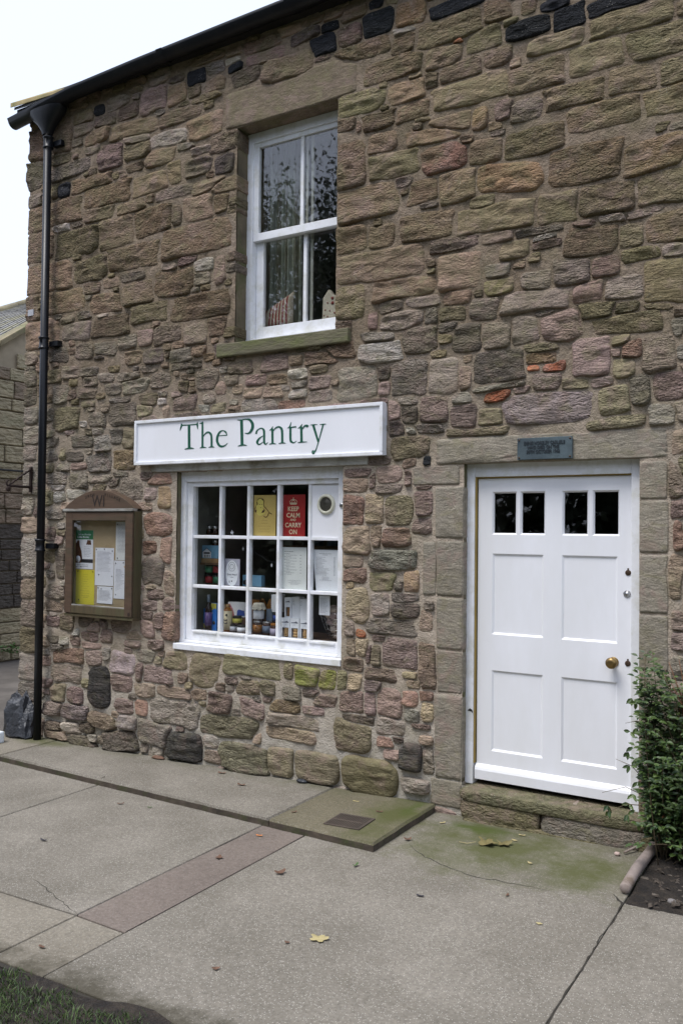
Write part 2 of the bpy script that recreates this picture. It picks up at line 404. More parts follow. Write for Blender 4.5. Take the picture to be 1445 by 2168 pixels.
M_PLASTIC = pm('white_plastic', (.80, .85, .88), .35, bstr=0)
M_GRATE = pm('rusted_grate', (.085, .065, .05), .8, var=.3, bstr=.4)
M_STEPM = None

def leafmat(name, a, b_, rough=.5):
    mt, t, b = nodes(name)
    g = N(t, 'ShaderNodeNewGeometry')
    c = ramp(t, g.outputs['Random Per Island'], [(0, a), (1, b_)])
    t.links.new(c, b.inputs['Base Color']); b.inputs['Roughness'].default_value = rough
    b.inputs['Subsurface Weight'].default_value = 0
    return mt
M_LEAF = leafmat('shrub_leaf', (.015, .040, .010), (.085, .135, .030), .5)
M_LEAFT = leafmat('tree_leaf', (.02, .035, .012), (.045, .06, .02), .6)
M_GRASS = leafmat('grass_blade', (.022, .05, .010), (.075, .115, .028), .6)
M_LEAFR = leafmat('orange_leaf', (.40, .14, .07), (.48, .22, .10), .6)
M_STEM = pm('green_stem', (.10, .075, .04), .8, bstr=0)
M_STEMB = pm('dead_brown_stem', (.17, .075, .035), .85, bstr=0)
M_BARK = pm('tree_bark', (.07, .055, .04), .9, var=.4, bstr=.6, bscale=12, bdist=.03)

def glass_mat(name, k, tint=(1, 1, 1)):
    mt = bpy.data.materials.new(name); mt.use_nodes = True; t = mt.node_tree; t.nodes.clear()
    o = N(t, 'ShaderNodeOutputMaterial'); mx = N(t, 'ShaderNodeMixShader')
    tr = N(t, 'ShaderNodeBsdfTransparent'); gl = N(t, 'ShaderNodeBsdfGlossy'); lw = N(t, 'ShaderNodeLayerWeight'); lw.inputs['Blend'].default_value = .5
    gl.inputs['Roughness'].default_value = 0.015
    tr.inputs['Color'].default_value = tuple(tint) + (1,)
    bp = N(t, 'ShaderNodeBump'); bp.inputs['Strength'].default_value = .10; bp.inputs['Distance'].default_value = .004
    t.links.new(noise(t, wpos(t), 5, 2), bp.inputs['Height']); t.links.new(bp.outputs[0], gl.inputs['Normal'])
    f = math_(t, 'ADD', .04, math_(t, 'MULTIPLY', math_(t, 'POWER', lw.outputs['Facing'], 5.0), .96))     # Schlick, same from both sides
    t.links.new(math_(t, 'MULTIPLY', f, k, True), mx.inputs[0])
    t.links.new(tr.outputs[0], mx.inputs[1]); t.links.new(gl.outputs[0], mx.inputs[2]); t.links.new(mx.outputs[0], o.inputs[0])
    return mt
M_GLASS = glass_mat('window_glass', 1.15, (.985, .99, .985))

M_GLASS2 = glass_mat('upper_window_glass', 1.9, (.985, .99, .985))
M_GLASSJ = glass_mat('jar_glass', 1.5)
# ------------------------------------------------------------------ the cottage wall
def gz(x):                       # the ground rises a little from left to right
    return .02 + .02 * max(-12.0, min(6.0, x))

cottage = tag(empty('stone_cottage', (-3.0, 0.25, -0.1)),
              'two storey brown rubble stone cottage with white sash window, shop window and white panelled door', 'building')
OPEN = dict(up=(-3.965, -3.086, 3.135, 4.752), shop=(-4.51, -3.012, .84, 2.19), door=(-2.125, -1.06, .17, 2.178))

RAW = """-3510,4891,1160,278,b* -1614,2262,1429,167,o* -2320,2111,332,120,o* -2223,1874,197,333,g* -2358,1514,91,349,g* -2218,1518,187,354,g* -2216,1170,182,328,o* -2213,866,176,268,g* -2220,456,189,535,g* -2231,104,213,165,g* -983,2053,154,213,g* -983,1792,155,297,g* -982,1472,156,331,g* -982,1141,156,318,g* -981,735,157,483,g* -6207,5123,187,254,t -5874,5130,248,317,t -6210,4857,177,211,g -6203,4625,187,112,g -5973,4463,693,207,b -6138,4210,380,230,t -6033,3910,607,228,t -6235,3675,208,210,t -5790,3686,430,190,b -6112,3424,480,228,t -6248,3238,187,112,g -6243,3078,187,167,g -6238,2897,197,167,g -5624,5234,221,102,o -5432,5243,103,80,k -5218,5246,280,105,g -5612,5130,230,95,g -5352,5148,267,93,q -5100,5158,213,104,t -5005,5250,70,58,g -4807,5174,280,204,p -4582,5167,197,163,b -4593,5282,214,50,d -4370,5241,159,111,k -4396,5144,112,87,o -4193,5127,185,97,t -4270,5068,250,55,o -4498,5071,97,37,o -4244,5001,78,55,o -4745,5058,101,44,g -4556,4980,392,112,b -5441,5030,280,120,b -5038,4994,475,117,b -4275,4838,359,183,b -4618,4826,379,100,w -5686,5032,116,54,g -5512,4926,170,67,g -5712,4923,58,41,p -5879,4939,218,83,o -5281,4828,273,198,p -5007,4903,245,58,g -4996,4811,262,116,o -4730,4701,268,114,b -4468,4730,145,50,g -4294,4666,235,61,g -5742,4814,487,123,g -5019,4674,193,58,b -5230,4654,72,46,o -5141,4649,107,46,t -4577,4544,115,150,o -4853,4506,359,140,b -4338,4530,236,122,d -4091,4501,167,132,d -5509,4652,433,107,b -5831,4650,148,110,k -5323,4521,531,172,b -4601,4386,328,75,g -4212,4370,309,85,b -5970,4670,101,111,o -5057,4360,308,90,b -5408,4367,371,99,b -4857,4387,103,64,t -5883,4332,238,68,w -5678,4336,116,47,g -5688,4169,521,216,o -5213,4175,387,248,b -4805,4199,406,215,b -4333,4212,283,183,t -4116,4208,137,132,b -4554,4192,82,149,t -4383,3988,681,244,b -5008,3948,541,192,b -5509,3914,394,186,o -4628,3808,148,44,g -4419,3825,191,61,p -4277,3766,171,85,w -5026,3785,227,58,g -5246,3771,163,72,t -5484,3752,206,80,t -4571,3675,375,198,b -4290,3660,140,109,g -4107,3705,106,191,p -4963,3642,311,166,b -5316,3611,328,157,b -4824,3466,423,139,o -4307,3456,516,182,b -5258,3409,398,156,b -5340,3510,110,26,w -5647,3414,363,147,g -5783,3524,156,54,g -5573,3538,170,53,g -5066,3259,193,103,g -4868,3276,145,114,p -4643,3276,247,149,q -4353,3244,220,146,q -4130,3279,167,143,t -5565,3232,189,120,g -5307,3226,237,104,g -5874,3229,276,109,g -5733,3068,213,94,g -5486,3053,168,66,g -5938,3052,179,95,o -4763,3109,184,113,d -4985,3124,156,89,t -4501,3096,225,98,g -4088,3097,121,119,d -4311,3107,125,72,t -5377,3174,110,39,g -5465,2979,149,79,g -5310,2992,164,65,g -5052,2977,245,64,g -5212,3055,108,45,o -4812,3019,186,50,g -4693,2916,182,99,q -4421,3009,318,49,g -4401,2910,143,49,t -5208,2887,161,78,g -4981,2895,277,102,g -4448,2853,96,98,o -4230,2884,231,144,q -5845,2895,177,149,g -5708,2872,96,80,p -5519,2871,188,79,q -4091,2813,106,107,p -4823,2770,186,88,o -4446,2719,239,109,p -4674,2809,83,37,g -4197,5265,162,73,w -4027,5277,147,54,w -3992,5214,112,63,k -3892,5124,298,116,q -3522,5066,466,207,b -3711,5206,375,96,p -3363,5279,242,94,d -3170,5280,147,71,k -3208,5166,197,151,k -3235,5073,138,34,p -3755,5323,324,79,t -3289,5358,159,51,b -3994,5339,135,54,t -3113,5346,194,50,b -3491,5351,206,60,t -4258,5359,258,55,t -2789,5310,106,69,k -2779,5191,221,184,k -2530,5170,198,159,n -2216,5122,373,110,k -2674,5299,76,42,o -2955,5309,189,78,b -2993,5165,180,131,p -2886,5029,411,129,b -2570,5082,167,50,w -2578,4984,158,109,b -2252,4986,488,171,o -1927,5008,172,134,b -2000,4849,216,119,o -2665,4840,452,135,b -2298,4814,229,122,b -2900,4673,353,146,m -2548,4659,248,133,b -2367,4694,98,98,o -2151,4700,273,121,b -1933,4719,188,118,b -2119,4547,475,160,o -2753,4517,277,102,b -2520,4519,256,108,b -2436,4445,90,25,o -3015,4546,130,70,t -2910,4513,39,69,t -2243,4370,260,97,b -2037,4352,92,119,n -1873,4360,105,117,p -2202,4888,78,24,R -1716,4974,96,86,b -1560,4932,170,69,k -1725,4843,287,125,k -1464,4830,189,137,k -1198,4818,308,89,k -1123,4706,472,132,o -1832,4907,106,40,o -1530,4700,314,84,o -1316,4548,308,172,o -967,4537,320,166,o -857,4691,40,86,b -1661,4529,338,155,b -1438,4348,345,129,o -1110,4359,239,139,o -870,4345,147,121,o -1247,4195,382,141,b -1737,4332,207,117,q -911,4184,269,129,o -933,4040,74,43,m -862,4030,73,35,g -2736,4356,181,118,b -2384,4324,374,98,b -2977,4256,223,311,b -2637,4191,345,159,o -2573,4053,120,58,g -2280,4155,297,162,r -1995,4140,199,142,b -2846,3972,484,213,b -2432,3967,198,148,b -2377,3867,107,29,g -2187,3951,249,200,b -2971,3739,223,163,b -2733,3724,171,151,b -2388,3730,383,155,b -1947,3699,491,156,o -2194,3584,360,72,q -1909,3576,203,54,q -1698,4126,340,155,o -1845,3939,407,173,n -1370,3931,414,209,b -1539,3694,229,175,o -1243,3697,302,177,o -999,3894,321,166,n -937,3695,270,178,o -1380,3560,163,45,p -1220,3568,143,44,w -1031,3570,206,43,g -1639,3567,312,46,g -1614,3532,155,38,w -1614,3487,194,46,p -1337,3463,293,178,b -1113,3447,126,131,o -909,3462,234,170,b -1795,3486,185,117,o -1058,3344,207,79,m -881,3330,106,78,g -2740,3531,688,206,b -2568,3352,477,130,b -2167,3398,284,234,t -1657,3263,181,119,g -1904,3268,175,114,m -1458,3293,225,160,g -1265,3300,160,114,p -922,3166,207,247,o -1349,3162,184,129,p -1155,3157,204,113,g -2974,3316,213,235,o -2644,3241,183,73,g -2421,3244,228,80,g -2181,3244,184,94,t -1676,3154,455,133,g -2000,3151,194,130,g -2572,3143,306,129,g -2367,3134,87,111,g -2230,3134,169,94,o -1306,3049,197,86,o -1140,3043,122,56,o -967,3028,157,48,o -1610,3068,135,41,g -2744,3048,260,66,g -1137,2958,393,112,o -1731,2983,169,149,q -1507,2980,242,189,p -2436,2999,246,175,g -2113,2972,198,170,d -1918,2966,175,152,g -2246,3057,119,55,g -2716,2955,305,131,w -2790,3161,56,99,p -1625,2868,210,51,o -1639,2803,226,66,n -1903,2768,341,212,d -1556,2749,111,55,R -1680,2748,76,33,R -1333,2774,212,228,p -1098,2800,108,98,r -953,2751,182,206,q -850,2755,64,81,g -2910,2742,296,216,g -2712,2792,92,98,d -2702,2710,74,98,p -2514,2743,285,224,g -2278,2747,221,220,q -2118,2710,83,139,t -1886,2649,331,45,g -1900,2594,174,68,R -1593,2652,149,103,p -1432,2632,173,65,o -1269,2626,111,50,p -1152,2701,109,112,o -1193,2522,164,154,o -1064,2568,107,152,g -888,2582,167,163,p -1606,2507,522,190,v -1759,2606,108,60,p -2142,2596,116,70,g -2133,2472,165,139,p -1946,2461,144,91,o -2345,2540,207,173,p -2519,2512,116,112,d -2538,2609,161,64,g -2378,2416,191,55,g -2618,2542,91,129,p -2608,2428,109,97,d -2518,2296,267,144,o -2375,2211,66,66,k -2045,2378,406,43,o -1182,2384,396,70,o -927,2414,168,109,g -3048,2989,235,101,t -856,2891,77,109,g -849,2430,76,122,q -855,2255,64,162,t -3894,2946,236,82,d -4070,2941,72,41,w -3598,2954,219,100,p -3217,2957,296,96,T -3393,2857,141,59,w -3220,2876,114,48,o -3768,2844,175,66,p -3565,2828,157,65,t -3392,2784,117,39,g -3391,2720,129,59,w -3207,2779,182,77,p -3785,2750,138,71,t -3606,2746,183,80,t -3218,2688,194,67,q -3437,2641,213,49,r -3742,2661,299,80,g -4125,2661,186,62,o -3418,2957,106,59,t -3955,2650,103,31,t -5758,2680,305,201,o -5496,2783,126,45,o -5101,2680,304,173,q -5396,2654,179,127,q -5136,2792,186,38,g -4628,2669,55,74,t -4235,2667,116,54,w -5559,2476,240,89,g -5386,2551,138,49,g -5322,2445,177,127,g -5162,2496,173,106,g -5030,2480,131,152,o -5641,2350,229,70,q -5610,2269,185,50,p -5797,2265,161,60,g -5800,2376,58,81,o -5941,2391,149,142,g -5360,2291,261,146,g -5092,2302,237,143,n -5959,2260,90,71,o -5869,2171,251,111,g -5607,2140,213,149,g -5619,2042,213,79,w -5316,2154,259,58,g -5102,2187,145,29,g -5180,2122,120,58,d -5002,2062,273,161,g -4795,2021,126,84,p -4680,2140,223,74,r -4633,2001,123,184,n -5844,2095,176,40,w -5827,2014,132,91,w -5960,2016,90,142,o -5875,1864,192,71,g -5348,2077,137,58,o -5288,2735,95,68,t -4867,2689,166,85,o -4521,2795,97,37,p -4830,2162,127,56,p -4837,1928,114,56,t -4700,1782,280,164,r -4618,1587,109,188,r -4788,1596,120,89,r -4742,1407,222,215,d -4696,1245,203,76,p -4779,1152,137,76,p -4573,1007,116,199,r -4691,1031,135,126,p -4765,1298,120,63,t -4580,1325,100,187,t -4576,1175,100,100,p -6244,2732,213,157,g -6250,2561,235,157,g -6245,2405,213,114,g -6239,2170,234,284,g -6264,1936,192,156,g -6228,1780,234,127,t -6208,1470,212,310,w -6222,1215,212,155,t -6195,992,221,211,q -6189,767,210,210,o -6193,529,253,224,g -6177,334,231,153,g -5933,1685,122,111,p -5821,1645,120,82,p -5950,1532,122,180,o -5806,1473,110,260,g -5860,1204,201,96,q -5877,1079,182,82,t -5874,956,161,82,p -5954,2463,164,126,g -5956,2547,123,70,o -5719,961,158,136,o -5888,799,149,55,d -5473,977,165,107,d -5396,938,138,89,p -5245,878,135,105,p -5101,966,217,104,t -5444,854,165,62,p -5430,784,190,44,p -5610,806,104,72,p -4782,962,149,127,p -4773,1064,138,68,p -4943,831,153,51,p -4700,841,136,67,p -5688,674,407,117,r -5377,682,163,115,p -5229,721,86,87,g -5059,666,275,172,v -4801,748,184,85,g -4508,740,231,124,o -4631,780,67,50,t -5703,527,328,145,q -5310,450,236,316,K -5066,510,203,121,p -5810,353,173,145,o -5599,348,168,125,p -4674,608,327,134,p -4418,608,87,66,t -4867,606,58,128,p -4807,477,219,101,t -4505,492,362,74,t -5015,326,202,103,p -4850,336,139,102,r -5571,217,296,107,v -5846,212,174,91,q -5267,183,283,105,t -4988,209,189,94,v -4504,336,483,198,w -5829,68,174,64,t -5618,68,207,98,w -5439,100,139,71,d -4699,153,362,184,g -5514,1,319,80,D -5828,5,294,73,t -5349,32,112,53,w -5262,35,86,61,g -5058,46,346,154,D -4389,96,366,195,K -5820,735,160,46,g -4944,899,153,68,t -4205,686,277,242,o -3756,765,482,143,m -3445,757,64,96,m -3298,737,197,121,M -3114,729,141,110,M -3004,731,79,118,m -3943,638,104,45,d -3818,676,125,20,g -3794,599,225,99,o -3638,615,132,97,o -3411,604,148,78,g -3255,620,123,43,d -3122,584,171,68,p -3233,503,154,43,p -4237,497,133,74,t -4069,460,236,138,p -3770,458,224,125,p -3485,500,235,87,n -3953,301,485,154,O -3422,403,423,96,g -3421,325,423,96,t -3709,251,55,62,t -3823,92,430,188,O -3500,113,204,183,o -3209,113,336,196,O -2897,2141,215,46,p -2915,2062,200,87,t -2785,2086,45,86,p -2656,2122,176,111,p -2656,2031,191,52,q -2512,2202,93,71,t -2731,2216,149,52,d -2511,2093,43,115,p -2397,2033,140,32,p -2924,1889,154,193,r -2765,1895,142,184,y -2581,1882,224,187,o -2403,1938,119,171,p -2423,1792,126,95,p -2899,1697,199,192,t -2755,1725,82,131,t -2594,1708,203,109,r -2920,1537,131,93,t -2904,1452,161,99,r -2616,1559,334,116,G -2693,1414,177,117,m -2490,1422,92,140,n -2886,1241,160,224,y -2720,1263,118,143,g -2525,1319,193,57,g -2517,1236,185,96,d -2948,1384,54,60,y -2633,1120,328,109,g -2941,1106,69,112,q -2853,1059,72,59,R -2382,1181,83,126,t -2703,1044,111,45,p -2355,1270,76,75,g -2582,1393,72,64,g -2852,980,83,131,y -2935,960,62,132,t -2798,932,38,111,p -2742,917,67,123,o -2572,958,252,185,p -2366,880,125,301,t -2919,863,146,92,t -2910,725,99,118,y -2701,798,206,71,t -2484,819,92,32,y -2759,721,112,78,p -2916,600,176,151,p -2780,615,90,143,p -2640,624,189,173,p -2504,665,114,82,r -2377,691,97,69,r -2359,600,76,106,y -2474,561,92,69,w -2631,465,182,109,g -2863,488,265,52,d -2404,500,111,22,p -2915,370,275,190,o -2666,364,102,58,r -2579,395,72,38,d -2465,291,162,176,K -2607,289,116,51,p -2361,412,90,50,t -2353,295,90,168,g -2778,123,410,232,B -2422,116,209,75,g -2455,765,91,44,t -868,2061,77,203,t -853,1889,67,121,p -843,1758,57,182,r -862,1515,95,242,t -852,1274,76,91,p -852,1163,76,80,p -856,1012,86,121,g -4095,4681,269,150,t -4089,4347,261,103,b"""
PAL = dict(b=(.190, .142, .088), o=(.168, .145, .080), t=(.245, .180, .128), T=(.31, .22, .155), p=(.215, .150, .132), q=(.21, .172, .138),
           v=(.25, .208, .205), g=(.21, .185, .15), w=(.36, .33, .28), k=(.020, .021, .024), K=(.066, .06, .055), D=(.115, .095, .075),
           d=(.105, .083, .068), r=(.25, .14, .10), R=(.40, .135, .07), n=(.24, .165, .085), y=(.38, .30, .18), m=(.175, .168, .075),
           M=(.205, .205, .06), G=(.24, .245, .18), O=(.155, .135, .092), B=(.125, .102, .055))

for k_ in PAL:
    if k_ not in 'kKR': PAL[k_] = tuple(v * 1.34 for v in PAL[k_])

class St: pass
stones = []
def add_stone(x, z, w_, h_, c, sp=False, deep=False):
    s = St(); s.x, s.z, s.a, s.b, s.c, s.sp = x, z, w_ / 2, h_ / 2, c, sp
    r = random.random
    up = z > 2.9 and c in 'bot'
    s.n = 26 if sp else ((8 + 8 * r()) if up else (4.0 + 5 * r()))
    s.rot = 0 if sp else random.gauss(0, .02 if up else .055)
    if c in 'BDK': s.n = 3.2
    s.seed = len(stones) + 3
    if not sp and x - w_ / 2 < -6.05: s.n = 12; s.rot = 0
    s.p = .008 if sp else (.007 + .009 * r() * r())
    if not sp and z < .22: s.p = .022 + .025 * r()
    if c in 'BDK': s.p = .045 if z < .4 else .02
    s.cut = []
    if not sp:
        for k in range(random.choice((0, 1, 1, 2)) if up else random.choice((1, 2, 3, 3, 4))):
            g = math.atan2(s.b, s.a) * random.choice((1, -1)) + random.choice((0, math.pi)) + random.gauss(0, .35)
            s.cut.append((math.cos(g), math.sin(g), (s.a * abs(math.cos(g)) + s.b * abs(math.sin(g))) * random.uniform(.84, .97)))
    s.rough = .22 if sp else random.uniform(.35, 1.0)
    if c == 'G': s.p = .03
    stones.append(s); return s
for tkn in RAW.split():
    x, z, w_, h_, c = tkn.split(',')
    add_stone(int(x) / 1000, int(z) / 1000, int(w_) / 1000, int(h_) / 1000, c[0], c.endswith('*'))
# stones that make the window sill are parts of the window; outside the picture the wall simply goes on
zrow = -.02
while zrow < 5.3:
    hh = random.uniform(.13, .22); xx = -.72
    while xx < 1.7:
        ww = random.uniform(.16, .42)
        add_stone(xx + ww / 2, zrow + hh / 2, ww - .02, hh - .02, random.choice('bbottgqp' if zrow > 2.7 else 'ggqtppo'))
        xx += ww
    zrow += hh

def sfield(s, X, Z):
    wx = (vn(X * 9, Z * 9, s.seed * .37, 5) - .5) * .034; wz = (vn(X * 9, Z * 9, s.seed * .37, 9) - .5) * .026
    if s.sp: wx = wx * .12; wz = wz * .12
    k2 = vn(X * 31, Z * 31, s.seed * .7, 15) - .5; wx = wx + k2 * .010 * (0 if s.sp else 1); wz = wz + (vn(X * 31, Z * 31, s.seed * .7, 16) - .5) * .009 * (0 if s.sp else 1)
    u = X - s.x + wx; v = Z - s.z + wz
    c_, d_ = math.cos(s.rot), math.sin(s.rot)
    u, v = u * c_ + v * d_, -u * d_ + v * c_
    d = ((np.abs(u) / s.a) ** s.n + (np.abs(v) / s.b) ** s.n) ** (1 / s.n)
    f = (d - 1) * min(s.a, s.b)
    for nx_, nz_, dd in s.cut: f = np.maximum(f, u * nx_ + v * nz_ - dd)
    return f

XL, XR, ZB, ZT = -6.285, 1.6, -.28, 5.44
def cuts(a, b, st, extra):
    base = list(np.arange(a, b, st)) + [b]
    base = [v for v in base if all(abs(v - e) > st * .45 for e in extra)]
    return np.array(sorted(base + list(extra)))
xs = cuts(XL, XR, .024, [o[0] for o in OPEN.values()] + [o[1] for o in OPEN.values()])
zs = cuts(ZB, ZT, .024, [o[2] for o in OPEN.values()] + [o[3] for o in OPEN.values()])
GX, GZ = np.meshgrid(xs, zs)
FLD = np.full(GX.shape, .3)
def stamp(s):
    i0, i1 = np.searchsorted(xs, [s.x - s.a - .12, s.x + s.a + .12]); k0, k1 = np.searchsorted(zs, [s.z - s.b - .12, s.z + s.b + .12])
    if i1 <= i0 or k1 <= k0: return
    sub = FLD[k0:k1, i0:i1]
    np.minimum(sub, sfield(s, GX[k0:k1, i0:i1], GZ[k0:k1, i0:i1]), out=sub)
for s in stones: stamp(s)
for o in OPEN.values():         # keep openings free
    d = np.maximum(np.maximum(o[0] - GX, GX - o[1]), np.maximum(o[2] - GZ, GZ - o[3]))
    FLD = np.minimum(FLD, d)
# small pinning stones in the widest joints
tries = 0
for _ in range(9000):
    i = int(rng.integers(3, len(xs) - 3)); k = int(rng.integers(2, len(zs) - 2)); f = FLD[k, i]
    if f < .021: continue
    if vn(xs[i] * 1.3, zs[k] * 1.3, 0, 77) < .33 and f < .04: continue
    a = min(f * random.uniform(1.1, 1.9), .11); b2 = min(f * random.uniform(.75, 1.0), .07)
    z_ = zs[k]
    c = random.choice('bottgo' if z_ > 2.8 else 'gqpptgow')
    s = add_stone(xs[i], z_, 2 * a, 2 * b2, c); s.p = random.uniform(.006, .016); s.fill = True
    stamp(s)

# neighbours
cell = {}
for i, s in enumerate(stones):
    for cx in range(int((s.x - s.a - .1) // .4), int((s.x + s.a + .1) // .4) + 1):
        for cz in range(int((s.z - s.b - .1) // .4), int((s.z + s.b + .1) // .4) + 1):
            cell.setdefault((cx, cz), set()).add(i)
def neigh(i):
    s = stones[i]; r = set()
    for cx in range(int((s.x - s.a) // .4), int((s.x + s.a) // .4) + 1):
        for cz in range(int((s.z - s.b) // .4), int((s.z + s.b) // .4) + 1):
            r |= cell.get((cx, cz), set())
    r.discard(i)
    return [j for j in r if abs(stones[j].x - s.x) < s.a + stones[j].a + .05 and abs(stones[j].z - s.z) < s.b + stones[j].b + .05]

BEHIND = [(-5.68, -4.83, 1.0, 2.08), (-4.93, -2.65, 2.15, 2.63), (-1.8, -1.41, 2.16, 2.35)]
def stone_mesh(i):
    s = stones[i]
    per = 4 * (s.a + s.b)
    n = int(max(22, min(64, per / .024)))
    # even spacing round the outline rather than in angle
    ph = np.linspace(0, 2 * np.pi, n, endpoint=False) + .13
    dx = np.sign(np.cos(ph)) * np.abs(np.cos(ph)) ** (.5) * s.a; dz = np.sign(np.sin(ph)) * np.abs(np.sin(ph)) ** (.5) * s.b
    T = np.linspace(.1, 1.35, 60)
    X = s.x + dx[:, None] * T[None]; Z = s.z + dz[:, None] * T[None]
    own = sfield(s, X, Z)
    ok = own < (0 if s.sp else (.03 if s.x - s.a < -6.02 else (.005 if getattr(s, 'fill', 0) else .014)))
    for j in neigh(i):
        q = stones[j]; o = sfield(q, X, Z)
        ok &= own < o - (.004 if (s.sp and q.sp) else .0065)
    for o in OPEN.values():
        ok &= ~((X > o[0] + .003) & (X < o[1] - .003) & (Z > o[2] + .003) & (Z < o[3] - .003))
    ok &= X > -6.31
    ok &= Z < 5.43
    if not ok[:, 0].all(): return None
    bad = ~ok
    first = np.where(bad.any(1), bad.argmax(1), len(T))
    r = T[np.maximum(first - 1, 0)]
    if not s.sp:
        r = (np.roll(r, 1) + 2 * r + np.roll(r, -1)) / 4
        r = r * (1 + (vn(np.cos(ph) * 3 + s.seed, np.sin(ph) * 3, 0, 3) - .5) * .06)
    ox = s.x + dx * r; oz = s.z + dz * r
    area = .5 * abs(np.sum(ox * np.roll(oz, -1) - oz * np.roll(ox, -1)))
    if area < .0004: return None
    mx, mz = ox.mean(), oz.mean()
    near = any(o[0] - .12 < s.x + s.a and s.x - s.a < o[1] + .12 and o[2] - .12 < s.z + s.b and s.z - s.b < o[3] + .12 for o in OPEN.values())
    back = .15 if (near or s.x - s.a < -6.2) else .035
    if s.sp: R_ = [(1, -1, 0), (1, .0, 0), (.985, 1, .15), (.9, 1.0, .6), (.72, 1, 1), (.5, 1, 1), (.25, 1, 1)]
    elif s.c in 'QZ': R_ = [(1, -1, 0), (1, 0, 0), (.93, .42, .5), (.8, .72, 1), (.6, .9, 1), (.4, .98, 1), (.2, 1, 1)]
    else: R_ = [(1, -1, 0), (1, .0, .0), (.965, .62, .5), (.9, .95, 1), (.72, .97, 1), (.52, 1, 1), (.30, 1, 1), (.12, 1, 1)]
    V = []
    tilt = random.gauss(0, .05); tz = random.gauss(0, .06)
    amp = .3 if s.sp else 1.0
    hs = .6 + .8 * random.random()
    for f, pr, nz in R_:
        x = mx + (ox - mx) * f; z = mz + (oz - mz) * f
        if pr < 0: y = np.full(n, back)
        else:
            y = .001 - (s.p + .001) * pr
            if nz:
                led = vn(x * 9 + vn(x * 5, z * 5, 0, 4) * 2, z * 34, s.seed, 21)
                rough = fbm(x * 16, z * 22, s.seed, 31)
                y = y - nz * amp * (.020 * hs * (led - .28) + .024 * (rough - .36)) - nz * pr * (tilt * (x - mx) + tz * (z - mz)) * amp
        if pr > .9: y = np.minimum(y, -.0100)
        for bx in BEHIND: y = np.where((x > bx[0]) & (x < bx[1]) & (z > bx[2]) & (z < bx[3]), np.maximum(y, -.011), y)
        V.append(np.stack([x, np.broadcast_to(y, x.shape), z], 1))
    V = np.concatenate(V)
    cyy = V[-n:, 1].mean()
    V = np.concatenate([V, [[mx, cyy, mz]]])
    Fc = []
    for k in range(len(R_) - 1):
        a = k * n; b = a + n
        for q in range(n):
            q2 = (q + 1) % n
            Fc.append((a + q, b + q, b + q2, a + q2))
    c0 = len(V) - 1; a = (len(R_) - 1) * n
    for q in range(n): Fc.append((a + q, c0, a + (q + 1) % n))
    base = np.array(PAL[s.c]); base = base * random.uniform(.8, 1.22) * np.array([random.uniform(.95, 1.06), 1, random.uniform(.93, 1.07)])
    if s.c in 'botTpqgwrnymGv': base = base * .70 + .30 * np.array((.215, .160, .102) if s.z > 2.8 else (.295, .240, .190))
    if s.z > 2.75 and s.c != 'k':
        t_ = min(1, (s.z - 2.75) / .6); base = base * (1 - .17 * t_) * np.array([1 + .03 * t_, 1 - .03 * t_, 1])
    if s.sp and s.x < -2.6: base = np.array((.175, .135, .095))
    if s.sp and s.x > -2.4: base = np.array((.255, .225, .178)) * random.uniform(.88, 1.1)
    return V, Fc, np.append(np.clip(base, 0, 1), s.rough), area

def mesh_obj(name, V, Fc, col, mat, parent, smooth=True):
    me = bpy.data.meshes.new(name); me.from_pydata(V.tolist() if hasattr(V, 'tolist') else V, [], Fc); me.materials.append(mat)
    if col is not None:
        at = me.color_attributes.new('Col', 'FLOAT_COLOR', 'POINT')
        c = np.ones((len(V), 4)); c[:, :np.shape(col)[-1]] = col
        at.data.foreach_set('color', c.ravel())
    if smooth: me.polygons.foreach_set('use_smooth', [True] * len(me.polygons))
    me.update()
    o = bpy.data.objects.new(name, me); COL.objects.link(o)
    if parent is not None: setpar(o, parent)
    return o

# mortar bed with real relief
inop = np.zeros(GX.shape, bool)
dep = np.clip(FLD / .03, 0, 1)
Y = -.0045 - .004 * dep * dep * (3 - 2 * dep) + .013 * (fbm(GX * 13, GZ * 13, 0, 50) - .5) + .03 * (fbm(GX * 1.2, GZ * 1.2, 0, 60, 2) - .5) * 0
V = np.stack([GX, Y, GZ], 2).reshape(-1, 3)
nx = len(xs); Fc = []
cxm = (xs[1:] + xs[:-1]) / 2; czm = (zs[1:] + zs[:-1]) / 2
keep = np.ones((len(czm), len(cxm)), bool)
for o in OPEN.values():
    keep &= ~((cxm[None] > o[0]) & (cxm[None] < o[1]) & (czm[:, None] > o[2]) & (czm[:, None] < o[3]))
kk, ii = np.nonzero(keep)
Fc = np.stack([kk * nx + ii, kk * nx + ii + 1, (kk + 1) * nx + ii + 1, (kk + 1) * nx + ii], 1).tolist()
wall = mesh_obj('wall', V, Fc, None, M_MORTAR, cottage)

res = []
for i in range(len(stones)):
    q = stone_mesh(i)
    if q:
        vis = 1 if stones[i].x < -.7 else .2
        res.append((q[3] * vis, i, q))
res.sort(key=lambda t: -t[0])
for a, i, q in res[:296]:
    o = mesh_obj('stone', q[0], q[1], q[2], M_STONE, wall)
    if stones[i].c == 'R': o['label'] = 'orange brick fragment'
BV, BF, BC, off = [], [], [], 0
for a, i, q in res[296:]:
    BV.append(q[0]); BF += [tuple(off + t for t in f) for f in q[1]]; BC.append(np.tile(q[2], (len(q[0]), 1))); off += len(q[0])
o = mesh_obj('small_stones', np.concatenate(BV), BF, np.concatenate(BC), M_STONE, wall); o['kind'] = 'stuff'
print('stones', len(res), 'tris', sum(len(q[1]) * 2 for _, _, q in res))

